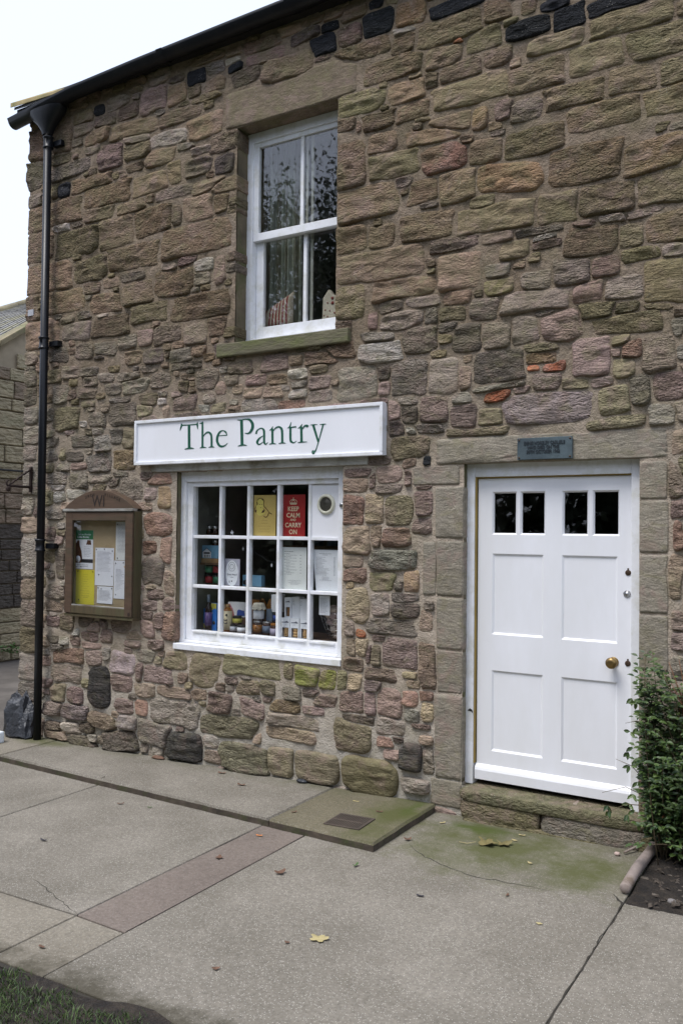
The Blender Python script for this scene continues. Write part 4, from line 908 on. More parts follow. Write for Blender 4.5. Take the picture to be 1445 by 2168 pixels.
# shop sign ---------------------------------------------------------------------
sg = tag(empty('shop_sign', (-3.79, -.03, 2.25)), 'long white fascia sign reading The Pantry in green serif letters above the shop window', 'sign')
X0, X1, Z0, Z1 = -4.907, -2.675, 2.25, 2.602
one('back_board', M_WHITE, sg, X0 + .004, X1 - .004, -.058, .012, Z0 + .004, Z1 - .004, .002)
b = MB(); yk = -.0715
b.box(X0, X1, yk, -.030, Z1 - .024, Z1); b.box(X0, X1, yk, -.030, Z0, Z0 + .024)
b.box(X0, X0 + .024, yk - .001, -.031, Z0 + .0242, Z1 - .0242); b.box(X1 - .024, X1, yk - .001, -.031, Z0 + .0242, Z1 - .0242)
b.build('moulding', M_WHITE2, sg, .003)
for g in """T:-843,5077,-844,5095,-813,5077,-814,5094,-784,5076,-785,5093,-755,5076,-756,5091,-725,5076,-726,5090,-695,5075,-697,5090,-665,5075,-667,5090,-635,5075,-637,5090,-604,5075,-607,5091,-574,5075,-576,5092,-544,5075,-546,5093|-859,5118,-852,5119,-860,5111,-848,5113,-861,5105,-843,5107,-862,5099,-839,5101,-863,5094,-835,5093,-865,5089,-834,5084,-867,5082,-836,5075,-869,5074,-840,5065,-872,5064,-845,5056,-875,5055,-850,5047,-878,5046,-855,5039,-879,5037,-859,5032,-880,5030,-864,5025,-881,5022,-868,5019,-881,5015,-873,5013,-882,5008,-877,5006|-535,5120,-528,5119,-539,5113,-527,5111,-542,5106,-525,5104,-546,5099,-523,5096,-549,5092,-522,5089,-551,5084,-521,5081,-551,5075,-520,5074,-550,5067,-520,5066,-549,5058,-521,5058,-546,5050,-521,5050,-544,5042,-521,5043,-541,5034,-521,5035,-538,5027,-522,5028,-535,5020,-522,5021,-531,5013,-522,5014,-527,5006,-523,5007|-724,5080,-675,5077,-716,4734,-667,4733|-779,4714,-780,4719,-768,4714,-771,4722,-758,4714,-761,4725,-747,4714,-752,4727,-737,4714,-742,4730,-727,4715,-733,4732,-718,4715,-725,4734,-710,4716,-717,4736,-702,4716,-709,4738,-695,4717,-701,4740,-687,4717,-691,4741,-679,4718,-681,4741,-671,4718,-671,4740,-662,4718,-661,4739,-652,4718,-652,4738,-643,4718,-642,4736,-635,4718,-633,4734,-626,4718,-624,4731,-617,4718,-615,4729,-608,4718,-607,4726,-599,4718,-598,4723;h:-453,5105,-419,5103,-449,4735,-410,4733|-495,5095,-496,5098,-487,5092,-487,5100,-478,5090,-478,5102,-468,5087,-470,5104,-458,5086,-464,5106,-447,5088,-459,5107,-438,5092,-454,5109,-432,5098,-448,5111,-427,5105,-440,5115,-423,5112,-432,5118,-419,5118,-424,5122|-480,4720,-482,4725,-468,4720,-472,4728,-457,4721,-463,4732,-447,4721,-453,4736,-436,4721,-441,4740,-425,4722,-428,4741,-413,4722,-414,4741,-400,4723,-399,4738,-385,4723,-384,4735,-370,4724,-369,4732,-355,4724,-355,4729|-413,4892,-421,4897,-404,4901,-414,4906,-395,4909,-407,4916,-386,4918,-400,4926,-378,4925,-392,4935,-369,4931,-383,4943,-359,4935,-373,4950,-349,4939,-362,4956,-340,4941,-351,4961,-332,4943,-338,4964,-325,4942,-325,4965,-319,4940,-311,4964,-312,4937,-298,4960,-306,4933,-285,4954,-300,4928,-274,4947,-294,4922,-264,4938,-289,4916,-257,4930,-285,4911,-251,4921,-282,4904,-246,4910,-279,4894,-243,4896,-276,4878,-240,4878,-274,4855,-238,4855,-273,4827,-237,4826,-272,4796,-236,4795,-272,4764,-236,4763,-271,4734,-235,4732|-308,4721,-310,4726,-296,4722,-300,4730,-284,4722,-289,4734,-273,4723,-278,4738,-262,4723,-266,4741,-252,4723,-254,4743,-243,4723,-241,4741,-233,4723,-230,4739,-222,4723,-219,4735,-211,4722,-209,4731,-199,4722,-198,4727;e:-126,4885,-127,4894,41,4886,39,4898|40,4889,33,4888,38,4899,27,4897,36,4910,20,4907,34,4921,13,4916,30,4933,7,4924,22,4943,0,4930,11,4952,-7,4936,-2,4959,-15,4944,-16,4964,-25,4951,-30,4968,-34,4956,-45,4970,-44,4958,-59,4970,-54,4957,-73,4968,-65,4953,-89,4964,-75,4947,-104,4958,-85,4940,-117,4949,-93,4932,-130,4938,-101,4922,-141,4924,-109,4910,-151,4909,-116,4896,-159,4893,-122,4882,-165,4877,-126,4868,-169,4862,-128,4855,-171,4846,-129,4843,-171,4831,-129,4830,-170,4815,-128,4817,-166,4800,-125,4806,-159,4784,-120,4794,-151,4769,-113,4782,-140,4754,-105,4770,-128,4741,-96,4760,-114,4730,-89,4753,-98,4722,-82,4749,-82,4718,-74,4746,-66,4716,-64,4744,-51,4717,-54,4743,-38,4718,-43,4742,-24,4721,-33,4742,-12,4725,-22,4744,0,4731,-11,4746,10,4737,0,4750,19,4743,10,4753,27,4749,18,4757,34,4755,25,4761,39,4761,32,4766,44,4767,38,4771,49,4774,45,4777;P:220,5103,220,5108,230,5101,230,5108,241,5098,241,5108,251,5096,251,5108,261,5094,261,5108,271,5093,271,5108,280,5092,280,5108,289,5091,289,5108,298,5091,297,5107,306,5090,306,5107,314,5089,314,5107|276,5097,326,5095,293,4729,343,4728|240,4719,239,4724,251,4720,248,4727,261,4720,258,4730,272,4720,268,4733,282,4720,277,4736,291,4721,286,4738,298,4721,292,4739,303,4721,298,4741,308,4721,304,4741,313,4722,310,4742,320,4722,317,4742,328,4722,325,4743,336,4723,334,4743,345,4723,344,4743,354,4723,354,4742,363,4723,364,4740,371,4723,373,4738,379,4723,382,4735,388,4722,391,4732,397,4721,399,4729,406,4721,407,4726|310,5097,308,5107,327,5098,324,5109,343,5099,340,5111,360,5100,357,5112,375,5100,373,5114,390,5099,389,5114,403,5097,404,5114,416,5093,418,5114,427,5090,434,5113,435,5085,449,5110,443,5080,465,5104,450,5073,479,5094,458,5064,492,5083,465,5053,504,5070,472,5043,514,5057,476,5033,522,5043,479,5024,527,5029,481,5014,530,5014,481,5004,531,5000,481,4993,530,4986,479,4983,527,4973,477,4973,522,4959,473,4963,515,4947,468,4952,507,4934,463,4943,498,4924,457,4934,488,4914,451,4927,477,4906,444,4921,466,4900,437,4915,454,4895,430,4911,441,4891,422,4908,428,4889,413,4906,414,4889,403,4906,401,4892,391,4907,389,4895,379,4909,377,4899,367,4910,365,4902;a:585,4882,554,4888,586,4890,556,4895,587,4898,558,4902,587,4904,560,4910,589,4910,563,4919,591,4916,569,4927,595,4922,576,4935,601,4930,585,4942,608,4937,595,4949,616,4943,605,4955,624,4947,615,4959,632,4950,625,4963,641,4952,635,4966,649,4953,646,4968,657,4953,657,4968,664,4951,669,4967,670,4948,680,4965,676,4943,691,4960,680,4938,702,4954,685,4932,711,4947,688,4926,719,4938,690,4921,724,4928,691,4916,727,4919,693,4908,729,4909,694,4897,729,4897,695,4883,730,4882,695,4863,731,4861,695,4837,731,4835,695,4810,731,4808,695,4784,731,4783,697,4764,732,4765,700,4750,734,4754,705,4739,735,4748,712,4731,736,4745,718,4726,738,4743,725,4723,740,4740,733,4720,741,4738,743,4719,742,4737,751,4721,746,4736,757,4724,750,4736,763,4727,754,4737,768,4731,758,4739,771,4737,763,4742,775,4742,767,4747,778,4748,772,4751,781,4753,777,4756|695,4854,700,4848,681,4849,687,4841,666,4845,674,4834,651,4840,662,4826,637,4834,650,4819,623,4827,641,4811,610,4818,632,4802,598,4808,624,4792,587,4797,617,4781,578,4786,612,4772,572,4774,609,4765,571,4761,608,4761,575,4750,609,4757,582,4740,610,4752,590,4733,613,4747,599,4727,615,4743,608,4723,617,4742,618,4721,621,4740,628,4721,625,4739,638,4723,632,4740,648,4726,640,4741,658,4732,649,4743,669,4738,660,4748,679,4746,672,4754,690,4754,685,4760,701,4761,697,4765;n:803,4920,801,4923,813,4921,809,4928,823,4922,816,4934,833,4923,823,4938,844,4926,829,4943,853,4931,833,4947,860,4939,837,4951,863,4948,843,4956,864,4957,848,4963,865,4966,854,4970,866,4975,860,4977|837,4943,874,4942,843,4731,880,4730|801,4723,799,4728,814,4723,811,4731,826,4723,823,4734,839,4724,835,4737,851,4724,848,4740,862,4724,861,4741,874,4724,874,4740,886,4724,887,4737,898,4723,900,4734,911,4723,912,4730,923,4722,924,4727|875,4908,868,4912,884,4916,876,4922,894,4925,883,4932,903,4933,890,4942,912,4940,899,4951,921,4945,909,4959,931,4949,920,4965,942,4952,933,4970,952,4954,946,4973,962,4954,959,4975,969,4953,972,4975,976,4951,985,4972,982,4947,998,4967,987,4942,1009,4961,992,4936,1019,4953,996,4930,1028,4944,1000,4924,1034,4935,1002,4919,1038,4925,1004,4912,1041,4914,1006,4900,1043,4901,1008,4884,1044,4883,1010,4860,1046,4859,1011,4831,1047,4830,1012,4799,1047,4797,1013,4766,1048,4764,1014,4734,1049,4733|970,4724,969,4729,983,4724,980,4732,996,4725,992,4736,1008,4726,1004,4739,1020,4726,1016,4742,1031,4727,1029,4743,1042,4727,1043,4742,1054,4726,1055,4740,1066,4726,1068,4737,1078,4725,1080,4733,1091,4725,1091,4730;t:1112,4936,1110,4939,1121,4936,1119,4943,1130,4935,1127,4946,1141,4935,1134,4949,1153,4938,1139,4953,1163,4946,1143,4958,1170,4958,1149,4966,1174,4972,1156,4978,1177,4988,1163,4992,1180,5004,1170,5007,1183,5020,1177,5021|1150,4956,1186,4954,1150,4918,1186,4916,1150,4878,1186,4876,1150,4839,1187,4837,1151,4804,1187,4803,1153,4777,1189,4777,1156,4758,1191,4762,1161,4746,1193,4757,1170,4737,1192,4757,1177,4733,1195,4756,1181,4731,1201,4751,1189,4727,1206,4746,1198,4724,1210,4742,1208,4721,1214,4739,1218,4721,1219,4737,1228,4722,1225,4735,1238,4726,1232,4736,1247,4730,1242,4739,1257,4736,1252,4743,1266,4742,1262,4747,1275,4747,1273,4751|1165,4936,1162,4953,1268,4942,1265,4959;r:1296,4924,1294,4927,1306,4924,1302,4932,1316,4925,1310,4936,1326,4926,1317,4941,1337,4928,1323,4945,1347,4934,1328,4950,1354,4942,1334,4955,1359,4952,1341,4961,1363,4962,1348,4969,1366,4972,1356,4976,1369,4982,1364,4984|1332,4946,1369,4944,1339,4728,1378,4727|1295,4723,1294,4727,1307,4722,1306,4730,1320,4722,1317,4733,1332,4722,1329,4735,1345,4722,1342,4738,1359,4722,1357,4739,1376,4723,1374,4738,1394,4724,1393,4737,1413,4725,1413,4735,1433,4726,1432,4734,1452,4727,1451,4732|1369,4901,1362,4905,1377,4911,1368,4915,1386,4920,1374,4927,1394,4930,1380,4937,1402,4937,1387,4948,1409,4942,1394,4956,1415,4943,1404,4962,1421,4943,1414,4967,1427,4942,1425,4969,1433,4941,1434,4970,1437,4939,1444,4969,1438,4938,1454,4967,1439,4938,1463,4962,1441,4935,1469,4957,1446,4931,1472,4953,1451,4927,1476,4951;y:1499,4959,1499,4964,1511,4958,1510,4965,1523,4957,1522,4966,1535,4957,1533,4968,1546,4956,1545,4969,1558,4956,1557,4969,1570,4956,1569,4969,1582,4957,1581,4968,1594,4958,1593,4967,1606,4959,1605,4966,1617,4960,1617,4965|1529,4958,1566,4965,1622,4716,1650,4722|1657,4956,1656,4961,1668,4956,1667,4962,1680,4955,1678,4963,1691,4955,1690,4965,1702,4955,1700,4966,1712,4955,1711,4966,1722,4955,1720,4966,1731,4956,1730,4966,1740,4957,1739,4965,1748,4958,1748,4964,1757,4959,1757,4963|1703,4961,1723,4955,1689,4915,1708,4910,1675,4868,1692,4863,1661,4822,1676,4817,1648,4778,1662,4774,1636,4741,1649,4737,1626,4709,1638,4705,1617,4681,1629,4678,1609,4657,1620,4654,1602,4637,1613,4633,1594,4621,1607,4617,1588,4610,1602,4604,1582,4605,1598,4595,1578,4603,1594,4589,1575,4603,1589,4584,1570,4602,1584,4580,1566,4603,1576,4576,1563,4604,1567,4573,1559,4606,1558,4572,1555,4608,1551,4571,1550,4609,1545,4572,1549,4608,1539,4573,1549,4607,1533,4576,1547,4606,1530,4580,1544,4606,1528,4583,1540,4606,1527,4585""".split(';'):
    nm, st_ = g.split(':'); b = MB()
    for si, s_ in enumerate(st_.split('|')):
        q = [int(v) for v in s_.split(',')]; pts = [((q[i] - 8000) / 2000, q[i + 1] / 2000) for i in range(0, len(q), 2)]
        n = len(pts) // 2; yy = -.0600 - .0002 * si
        vs = [(p[0], yy, p[1]) for p in pts] + [(p[0], -.0575, p[1]) for p in pts]; m_ = 2 * n
        fs = [(2 * i, 2 * i + 1, 2 * i + 3, 2 * i + 2) for i in range(n - 1)]
        fs += [(2 * i, 2 * i + 2, m_ + 2 * i + 2, m_ + 2 * i) for i in range(n - 1)] + [(2 * i + 1, m_ + 2 * i + 1, m_ + 2 * i + 3, 2 * i + 3) for i in range(n - 1)]
        b.add(vs, fs)
    if nm == 'y': b.lathe([(.0115, -.001), (.0115, .0035)], (-3.222, -.0578, 2.286), 14, 'y')
    b.build('letter', M_GREEN, sg, fix=False)

# noticeboard ---------------------------------------------------------------------
nb = tag(empty('notice_board', (-5.25, -.05, 1.035)), 'glazed oak notice case with an arched top lettered WI left of the shop', 'notice board')
X0, X1, Z0, Z1 = -5.640, -4.868, 1.045, 1.885
b = MB(); b.box(X0, X0 + .022, -.088, .012, Z0, Z1); b.box(X1 - .022, X1, -.088, .012, Z0, Z1); b.box(X0 + .022, X1 - .022, -.0875, .012, Z1 - .022, Z1)
b.box(X0 - .004, X1 + .004, -.100, .012, Z0 - .022, Z0 - .0005); b.box(X0 + .022, X1 - .022, -.018, .010, Z0, Z1 - .022)
b.build('case', M_OAK, nb, .003)
one('pin_board', M_CORK, nb, X0 + .0225, X1 - .0225, -.026, -.0185, Z0 + .001, Z1 - .0225, 0)
fx0, fx1, fz0, fz1 = X0 + .006, X1 - .006, Z0 + .006, Z1 - .006; ww = .078
b = MB(); b.box(fx0, fx0 + ww, -.108, -.0885, fz0, fz1); b.box(fx1 - ww, fx1, -.108, -.0885, fz0, fz1); b.box(fx0 + ww, fx1 - ww, -.1075, -.089, fz1 - ww + .01, fz1)
b.build('door_frame', M_OAKD, nb, .004)
one('bottom_rail', M_OAK, nb, fx0 + ww, fx1 - ww, -.1075, -.089, fz0, fz0 + .062, .004)
one('flaking_bead', M_OAKP, nb, fx0 + ww, fx1 - ww, -.104, -.092, fz0 + .0625, fz0 + .072, .002)
one('pane', glass_mat('case_glass', 1.6), nb, fx0 + ww - .004, fx1 - ww + .004, -.0975, -.0955, fz0 + .06, fz1 - ww + .014, 0)
one('ledge', M_OAKP, nb, X0 - .022, X1 - .0, -.118, -.06, Z1 + .0005, Z1 + .022, .004)
ar = []; w_ = X1 - X0 + .022
for k in range(25):
    u = k / 24; x = X1 - u * w_; ar.append((x, Z1 + .0225 + .150 * math.sin(math.pi * u) ** .8 * 1.0))
pts = [(X0 - .022, Z1 + .0225), (X1, Z1 + .0225)] + ar[1:-1]
MB().prism(pts, -.100, .010).build('arched_head', M_OAKD, nb, .003)
MINK = pm('carved_dark_letters', (.02, .012, .008), .8, bstr=0)
text('WI', .135, -5.262, -.1012, Z1 + .040, MINK, nb, sx=.86)
for word, a0, a1 in (('CHURCH', 2.42, 1.83), ('VILLAGE', 1.30, .66)):
    for i, ch in enumerate(word):
        t = a0 + (a1 - a0) * i / (len(word) - 1); 
        u = .5 + .5 * -(t - math.pi / 2) / (math.pi / 2) * .98
        x = X0 - .011 + u * w_; z = Z1 + .0225 + .150 * math.sin(math.pi * u) ** .8 - .045
        if i < 2 and word == 'CHURCH': continue
        text(ch, .036, x, -.1012, z, MINK, nb, rot=(u - .5) * .9, sx=.8)
for z in (1.20, 1.66): one('hinge', M_RUST, nb, X0 - .006, X0 + .004, -.105, -.085, z, z + .06, .001)
one('lock', M_RUST, nb, fx1 - .035, fx1 - .015, -.1105, -.107, fz0 + .012, fz0 + .036, .001)

def sheet(name, label, cat, mat, x0, x1, z0, z1, y, group=None, skew=(0, 0, 0, 0), curl=.0):
    n = 8; vs = []; fs = []
    for s_, yy in ((0, y), (1, y + .0008)):
        for j in range(n + 1):
            for i in range(n + 1):
                u, v = i / n, j / n
                xx = (x0 + skew[0]) * (1 - u) * (1 - v) + (x1 + skew[1]) * u * (1 - v) + (x1 + skew[2]) * u * v + (x0 + skew[3]) * (1 - u) * v
                vs.append((xx, yy - curl * (1 - v) ** 3 * (.4 + .6 * u), z0 + (z1 - z0) * v))
    q = (n + 1) ** 2
    for j in range(n):
        for i in range(n):
            a = j * (n + 1) + i
            fs.append((a, a + 1, a + n + 2, a + n + 1)); fs.append((q + a, q + a + n + 1, q + a + n + 2, q + a + 1))
    b = MB(); b.smooth = True; b.add(vs, fs); o = b.build(name, mat, None, fix=False)
    tag(o, label, cat, group); return o
def lines(par, mat, x0, x1, z0, z1, n, y, seed=1, h=.0018, mode='para', name='print', jit=.3):
    b = MB(); r = random.Random(seed)
    for k in range(n):
        z = z1 - (z1 - z0) * (k + .5) / n
        if mode == 'para':
            x = x0; end = x1 - (x1 - x0) * r.uniform(0, jit)
        elif mode == 'center':
            wd = (x1 - x0) * r.uniform(.3, .95); x = (x0 + x1 - wd) / 2; end = x + wd
        elif mode == 'menu':
            x = x0 + (0 if k % 2 == 0 else .018); end = x0 + (x1 - x0) * (r.uniform(.25, .4) if k % 2 == 0 else r.uniform(.5, .8))
            if k % 2: b.box(x1 - .014, x1, y - .0004, y, z - h / 2, z + h / 2)
        else:
            x = x0; end = x0 + (x1 - x0) * r.uniform(.3, .7); b.box(x1 - .012, x1, y - .0004, y, z - h / 2, z + h / 2)
        while x < end:
            wl = r.uniform(.006, .018); b.box(x, min(x + wl, end + .003), y - .0004, y, z - h / 2, z + h / 2); x += wl + .0035
    return b.build(name, mat, par, fix=False)
yb = -.0275
def pins(o, pts):
    for x, z in pts:
        p = MB(); p.lathe([(.0045, 0), (.0045, .003), (.002, .005)], (x, yb - .001, z), 8, 'y'); p.build('drawing_pin', M_INKD, o)
# coffee morning poster
o = sheet('poster', 'poster with a green heading and brown picture pinned top left in the notice case', 'poster', M_PAPER, -5.596, -5.394, 1.411, 1.731, yb)
b = MB(); b.box(-5.596, -5.394, yb - .0008, yb - .0002, 1.655, 1.731); b.build('green_heading', M_GRN, o)
text("Let's do a Macmillan", .019, -5.494, yb - .0014, 1.690, M_PAPER, o, depth=.0006, sx=.95); text('Coffee Morning', .022, -5.510, yb - .0014, 1.668, M_PAPER, o, depth=.0006, bold=.0004)
b = MB(); b.prism([(-5.596, 1.46), (-5.53, 1.46), (-5.52, 1.50), (-5.53, 1.56), (-5.55, 1.60), (-5.555, 1.645), (-5.575, 1.648), (-5.596, 1.62)], yb - .0008, yb - .0002)
b.prism([(-5.475, 1.612), (-5.415, 1.612), (-5.422, 1.648), (-5.46, 1.65)], yb - .0008, yb - .0002); b.build('picture', M_BRINK, o)
b = MB(); b.box(-5.53, -5.394, yb - .0008, yb - .0002, 1.462, 1.492); b.build('dark_band', M_INKD, o)
b = MB(); b.lathe([(.027, 0), (.027, .0008)], (-5.566, yb - .0008, 1.492), 20, 'y'); b.build('roundel', M_PAPER, o)
lines(o, M_INK, -5.50, -5.41, 1.51, 1.60, 7, yb - .0004, 3); lines(o, M_INKD, -5.58, -5.42, 1.425, 1.45, 2, yb - .0004, 5, .003)
pins(o, [(-5.585, 1.425), (-5.53, 1.428)])
o = sheet('notice', 'bright yellow notice pinned bottom left in the notice case', 'notice', M_YEL, -5.590, -5.372, 1.118, 1.404, yb)
lines(o, M_YINK, -5.54, -5.42, 1.20, 1.375, 9, yb - .0004, 8, .0022, 'center')
lines(o, M_YINK, -5.55, -5.40, 1.17, 1.195, 2, yb - .0004, 9, .004, 'center'); pins(o, [(-5.565, 1.39), (-5.39, 1.39), (-5.55, 1.155)])
o = sheet('notice', 'plain white typed letter pinned in the middle of the notice case', 'notice', M_PAPER, -5.366, -5.153, 1.282, 1.589, yb, curl=.003)
lines(o, M_INK, -5.345, -5.180, 1.395, 1.56, 16, yb - .0006, 11); pins(o, [(-5.352, 1.575), (-5.26, 1.58), (-5.17, 1.565), (-5.32, 1.37), (-5.17, 1.36)])
o = sheet('notice', 'small white note pinned below the typed letter in the notice case', 'notice', M_PAPER, -5.338, -5.159, 1.137, 1.275, yb, curl=.006)
lines(o, M_INK, -5.32, -5.18, 1.16, 1.245, 9, yb - .0022, 12); pins(o, [(-5.325, 1.262), (-5.17, 1.262), (-5.29, 1.255)])
o = sheet('notice', 'pale sheet with close lines of print at top right of the notice case', 'notice', M_PAPER2, -5.135, -4.955, 1.494, 1.802, yb)
lines(o, M_INK, -5.115, -4.97, 1.555, 1.785, 22, yb - .0004, 13); pins(o, [(-5.118, 1.782), (-5.112, 1.510)])
o = sheet('notice', 'white list of dates pinned at bottom right of the notice case', 'notice', M_PAPER, -5.149, -4.955, 1.184, 1.490, yb, curl=.004)
lines(o, M_INK, -5.128, -4.975, 1.235, 1.425, 19, yb - .0006, 14, mode='list'); pins(o, [(-5.13, 1.468), (-5.045, 1.474), (-5.125, 1.215)])
b = MB(); b.box(-5.04, -4.975, yb - .0009, yb - .0005, 1.437, 1.446); b.build('orange_mark', pm('orange_print', (.7, .4, .15), .6, bstr=0), o)

# plaque ---------------------------------------------------------------------
pq = tag(empty('plaque', (-1.603, -.012, 2.19)), 'small blue green bronze memorial plaque on the stone lintel above the door', 'plaque')
one('plate', M_PLAQ, pq, -1.770, -1.436, -.030, -.015, 2.190, 2.320, .002)
text('DENIS HORSLEY CARLISLE', .0275, -1.603, -.0325, 2.279, M_PLAQT, pq, depth=.002, bold=.0007, sx=.78)
text('WHO DIED ON THE', .0275, -1.610, -.0325, 2.253, M_PLAQT, pq, depth=.002, bold=.0007, sx=.78)
text('20TH OCTOBER 1942', .0275, -1.610, -.0325, 2.227, M_PLAQT, pq, depth=.002, bold=.0007, sx=.78)
for x in (-1.758, -1.448):
    for z in (2.202, 2.308):
        s_ = MB(); s_.lathe([(.006, 0), (.0055, .003), (.002, .004)], (x, -.030, z), 10, 'y'); s_.build('screw', M_BRONZE, pq)

# drainpipe ---------------------------------------------------------------------
dp = tag(empty('drainpipe', (-5.965, -.085, -.05)), 'black cast iron drainpipe with funnel head at the left corner of the cottage', 'drainpipe')
xt, xb = -5.955, -5.965
b = MB(); b.tube([(xt, -.095, 5.16), (xb, -.085, -.045)], .0335, 20); b.build('pipe', M_BLACK, dp)
b = MB(); n = 20; vv = []; lv = [(5.335, .20, .085), (5.30, .19, .08), (5.22, .10, .06), (5.15, .045, .044), (5.12, .038, .04)]
for z, rx, ry in lv:
    for k in range(n):
        g = 2 * math.pi * k / n; vv.append((xt + .0 + rx * math.copysign(abs(math.cos(g)) ** .7, math.cos(g)), -.10 + ry * math.copysign(abs(math.sin(g)) ** .7, math.sin(g)), z))
b.smooth = True; b.add(vv, [(i * n + k, i * n + (k + 1) % n, (i + 1) * n + (k + 1) % n, (i + 1) * n + k) for i in range(len(lv) - 1) for k in range(n)]); b.build('funnel_head', M_BLACK, dp)
for z in (5.06, 3.33, 1.60):
    b = MB()
    b.lathe([(.034, -.055), (.044, -.052), (.044, -.040), (.038, -.036), (.038, .030), (.044, .034), (.046, .046), (.040, .052), (.034, .053)], ((xt if z > 4 else xb), -.09, z), 22)
    b.box(xt + .02, xt + .125, -.060, .012, z - .028, z + .016); b.build('collar', M_BLACK, dp, 0)

# iron bracket on the corner -----------------------------------------------------
br = tag(empty('sign_bracket', (-6.17, -.03, 2.06)), 'rusty wrought iron hanging bracket on the corner stones beside the drainpipe', 'bracket')
one('wall_plate', M_RUST, br, -6.180, -6.158, -.045, -.022, 2.055, 2.275, .002)
b = MB(); b.tube([(-6.17, -.046, 2.100), (-6.17, -.15, 2.100), (-6.17, -.25, 2.104)], .011, 8); b.build('arm', M_RUST, br)
b = MB(); pth = []
for k in range(25):
    u = k / 24; pth.append((-6.17 + .004 * math.sin(u * 30), -.046 - .185 * u, 2.250 - .125 * u + .004 * math.cos(u * 30)))
b.tube(pth, .009, 6); b.build('twisted_stay', M_RUST, br)
b = MB(); b.tube([(-6.17, -.262 - .018 * math.sin(t_), 2.125 + .022 * math.cos(t_)) for t_ in np.linspace(0, 4.6, 12)], .008, 6)
b.lathe([(.003, -.03), (.018, -.02), (.022, 0), (.016, .016), (.004, .024)], (-6.17, -.262, 2.080), 10); b.build('scroll_end', M_RUST, br)

# small white label on the corner quoin
o = MB().box(-6.262, -6.19, -.024, -.014, 3.61, 3.665).build('number_plate', pm('pale_slate_tag', (.42, .43, .46), .5), None, .002)
tag(o, 'small pale square tile fixed to the corner stones left of the drainpipe', 'tile')

# ------------------------------------------------------------------ goods in the shop window
def bottle(label, x, y, z, r, h, body, cap, lab, labz, shoulder=.62, capf=.2, group=None):
    e = tag(empty('bottle', (x, y, z)), label, 'bottle', group)
    b = MB(); b.lathe([(r * .9, 0), (r, .004), (r, h * shoulder), (r * .75, h * (shoulder + .07)), (r * .42, h * (shoulder + .14)), (r * .38, h * (1 - capf))], (x, y, z), 20); b.build('glass_body', body, e)
    b = MB(); b.lathe([(r * .42, 0), (r * .45, .003), (r * .45, h * capf - .002), (r * .35, h * capf)], (x, y, z + h * (1 - capf)), 16); b.build('cap', cap, e)
    b = MB(); b.lathe([(r + .0012, 0), (r + .0012, labz[1] - labz[0])], (x, y, z + labz[0]), 20); b.build('label', lab, e)
    return e
def jar(label, x, y, z, r, h, fill, lid, lab, lf=(.25, .7), lidh=.16, group=None, cap=None):
    e = tag(empty('jar', (x, y, z)), label, 'jar', group)
    b = MB(); b.lathe([(r * .9, 0), (r, .004), (r, h * (1 - lidh) * .88), (r * .86, h * (1 - lidh))], (x, y, z), 20); b.build('glass_body', fill, e)
    b = MB(); b.lathe([(r * .93, 0), (r * .95, .002), (r * .95, h * lidh - .002), (r * .88, h * lidh)], (x, y, z + h * (1 - lidh)), 18); b.build('lid', lid, e)
    if lab: b = MB(); b.lathe([(r + .0012, 0), (r + .0012, h * (lf[1] - lf[0]))], (x, y, z + h * lf[0]), 20); b.build('label', lab, e)
    if cap:
        b = MB(); vv = []; n = 32
        for rr, hh in ((.01, h * 1.03), (r * .9, h * 1.02), (r * 1.02, h * .97), (r * 1.15, h * .80), (r * 1.3, h * .70)):
            for k in range(n):
                g = 2 * math.pi * k / n; q = rr * (1 + (.10 * math.sin(g * 9) if rr > r * 1.1 else 0)); vv.append((x + q * math.cos(g), y + q * math.sin(g), z + hh + (.006 * math.sin(g * 9) if rr > r * 1.1 else 0)))
        b.smooth = True; b.add(vv, [(i * n + k, i * n + (k + 1) % n, (i + 1) * n + (k + 1) % n, (i + 1) * n + k) for i in range(4) for k in range(n)] + [tuple(range(n))]); b.build('cloth_cap', cap, e, fix=False)
    return e
def carton(label, x0, x1, y0, y1, z0, z1, mat, name='box', cat='box', group=None, bev=.0015):
    o = MB().box(x0, x1, y0, y1, z0, z1).build(name, mat, None, bev); tag(o, label, cat, group); return o
zl = .9575
e = bottle('slim dark bottle with purple label and grey cap in the lower left pane', -4.35, .20, zl, .0275, .28, M_WINE, M_SLATEB, M_PURP, (.045, .145))
o = carton('narrow blue carton behind the purple labelled bottle', -4.46, -4.40, .27, .31, zl, 1.12, M_BLUE)
b = MB(); b.box(-4.458, -4.402, .2685, .2695, zl + .005, zl + .045); b.build('yellow_band', M_YELB, o)
o = carton('bright blue and yellow carton right of the purple labelled bottle', -4.338, -4.283, .215, .245, zl, 1.172, M_BLUE)
b = MB(); b.prism([(-4.337, 1.171), (-4.284, 1.171), (-4.284, 1.125), (-4.30, 1.135), (-4.325, 1.12), (-4.337, 1.13)], .2135, .2147); b.build('yellow_top', M_YELB, o)
b = MB(); b.lathe([(.014, 0), (.014, .001)], (-4.308, .2145, 1.02), 16, 'y'); b.build('badge', M_LID, o)
text('b', .03, -4.325, .2135, 1.09, M_PAPER, o, depth=.0006)
o = carton('beige carton half hidden by the first glazing bar', -4.282, -4.245, .235, .275, zl, 1.162, M_KRAFT.copy() if False else M_CREAM)
text('OO', .03, -4.265, .2335, 1.04, M_BRINK, o, depth=.0006, rot=math.pi / 2)
e = bottle('stubby cream labelled bottle in the second pane of the bottom row', -4.172, .215, zl, .036, .215, M_HONEY, M_KRAFT, M_CREAM, (.02, .165), .76, .12)
text('33', .046, -4.178, .1775, zl + .085, M_INKD, e, depth=.0006, bold=.001, rot=math.pi / 2)
b = MB(); b.lathe([(.010, 0), (.010, .001)], (-4.155, .1785, zl + .135), 14, 'y'); b.build('badge', M_INKD, e)
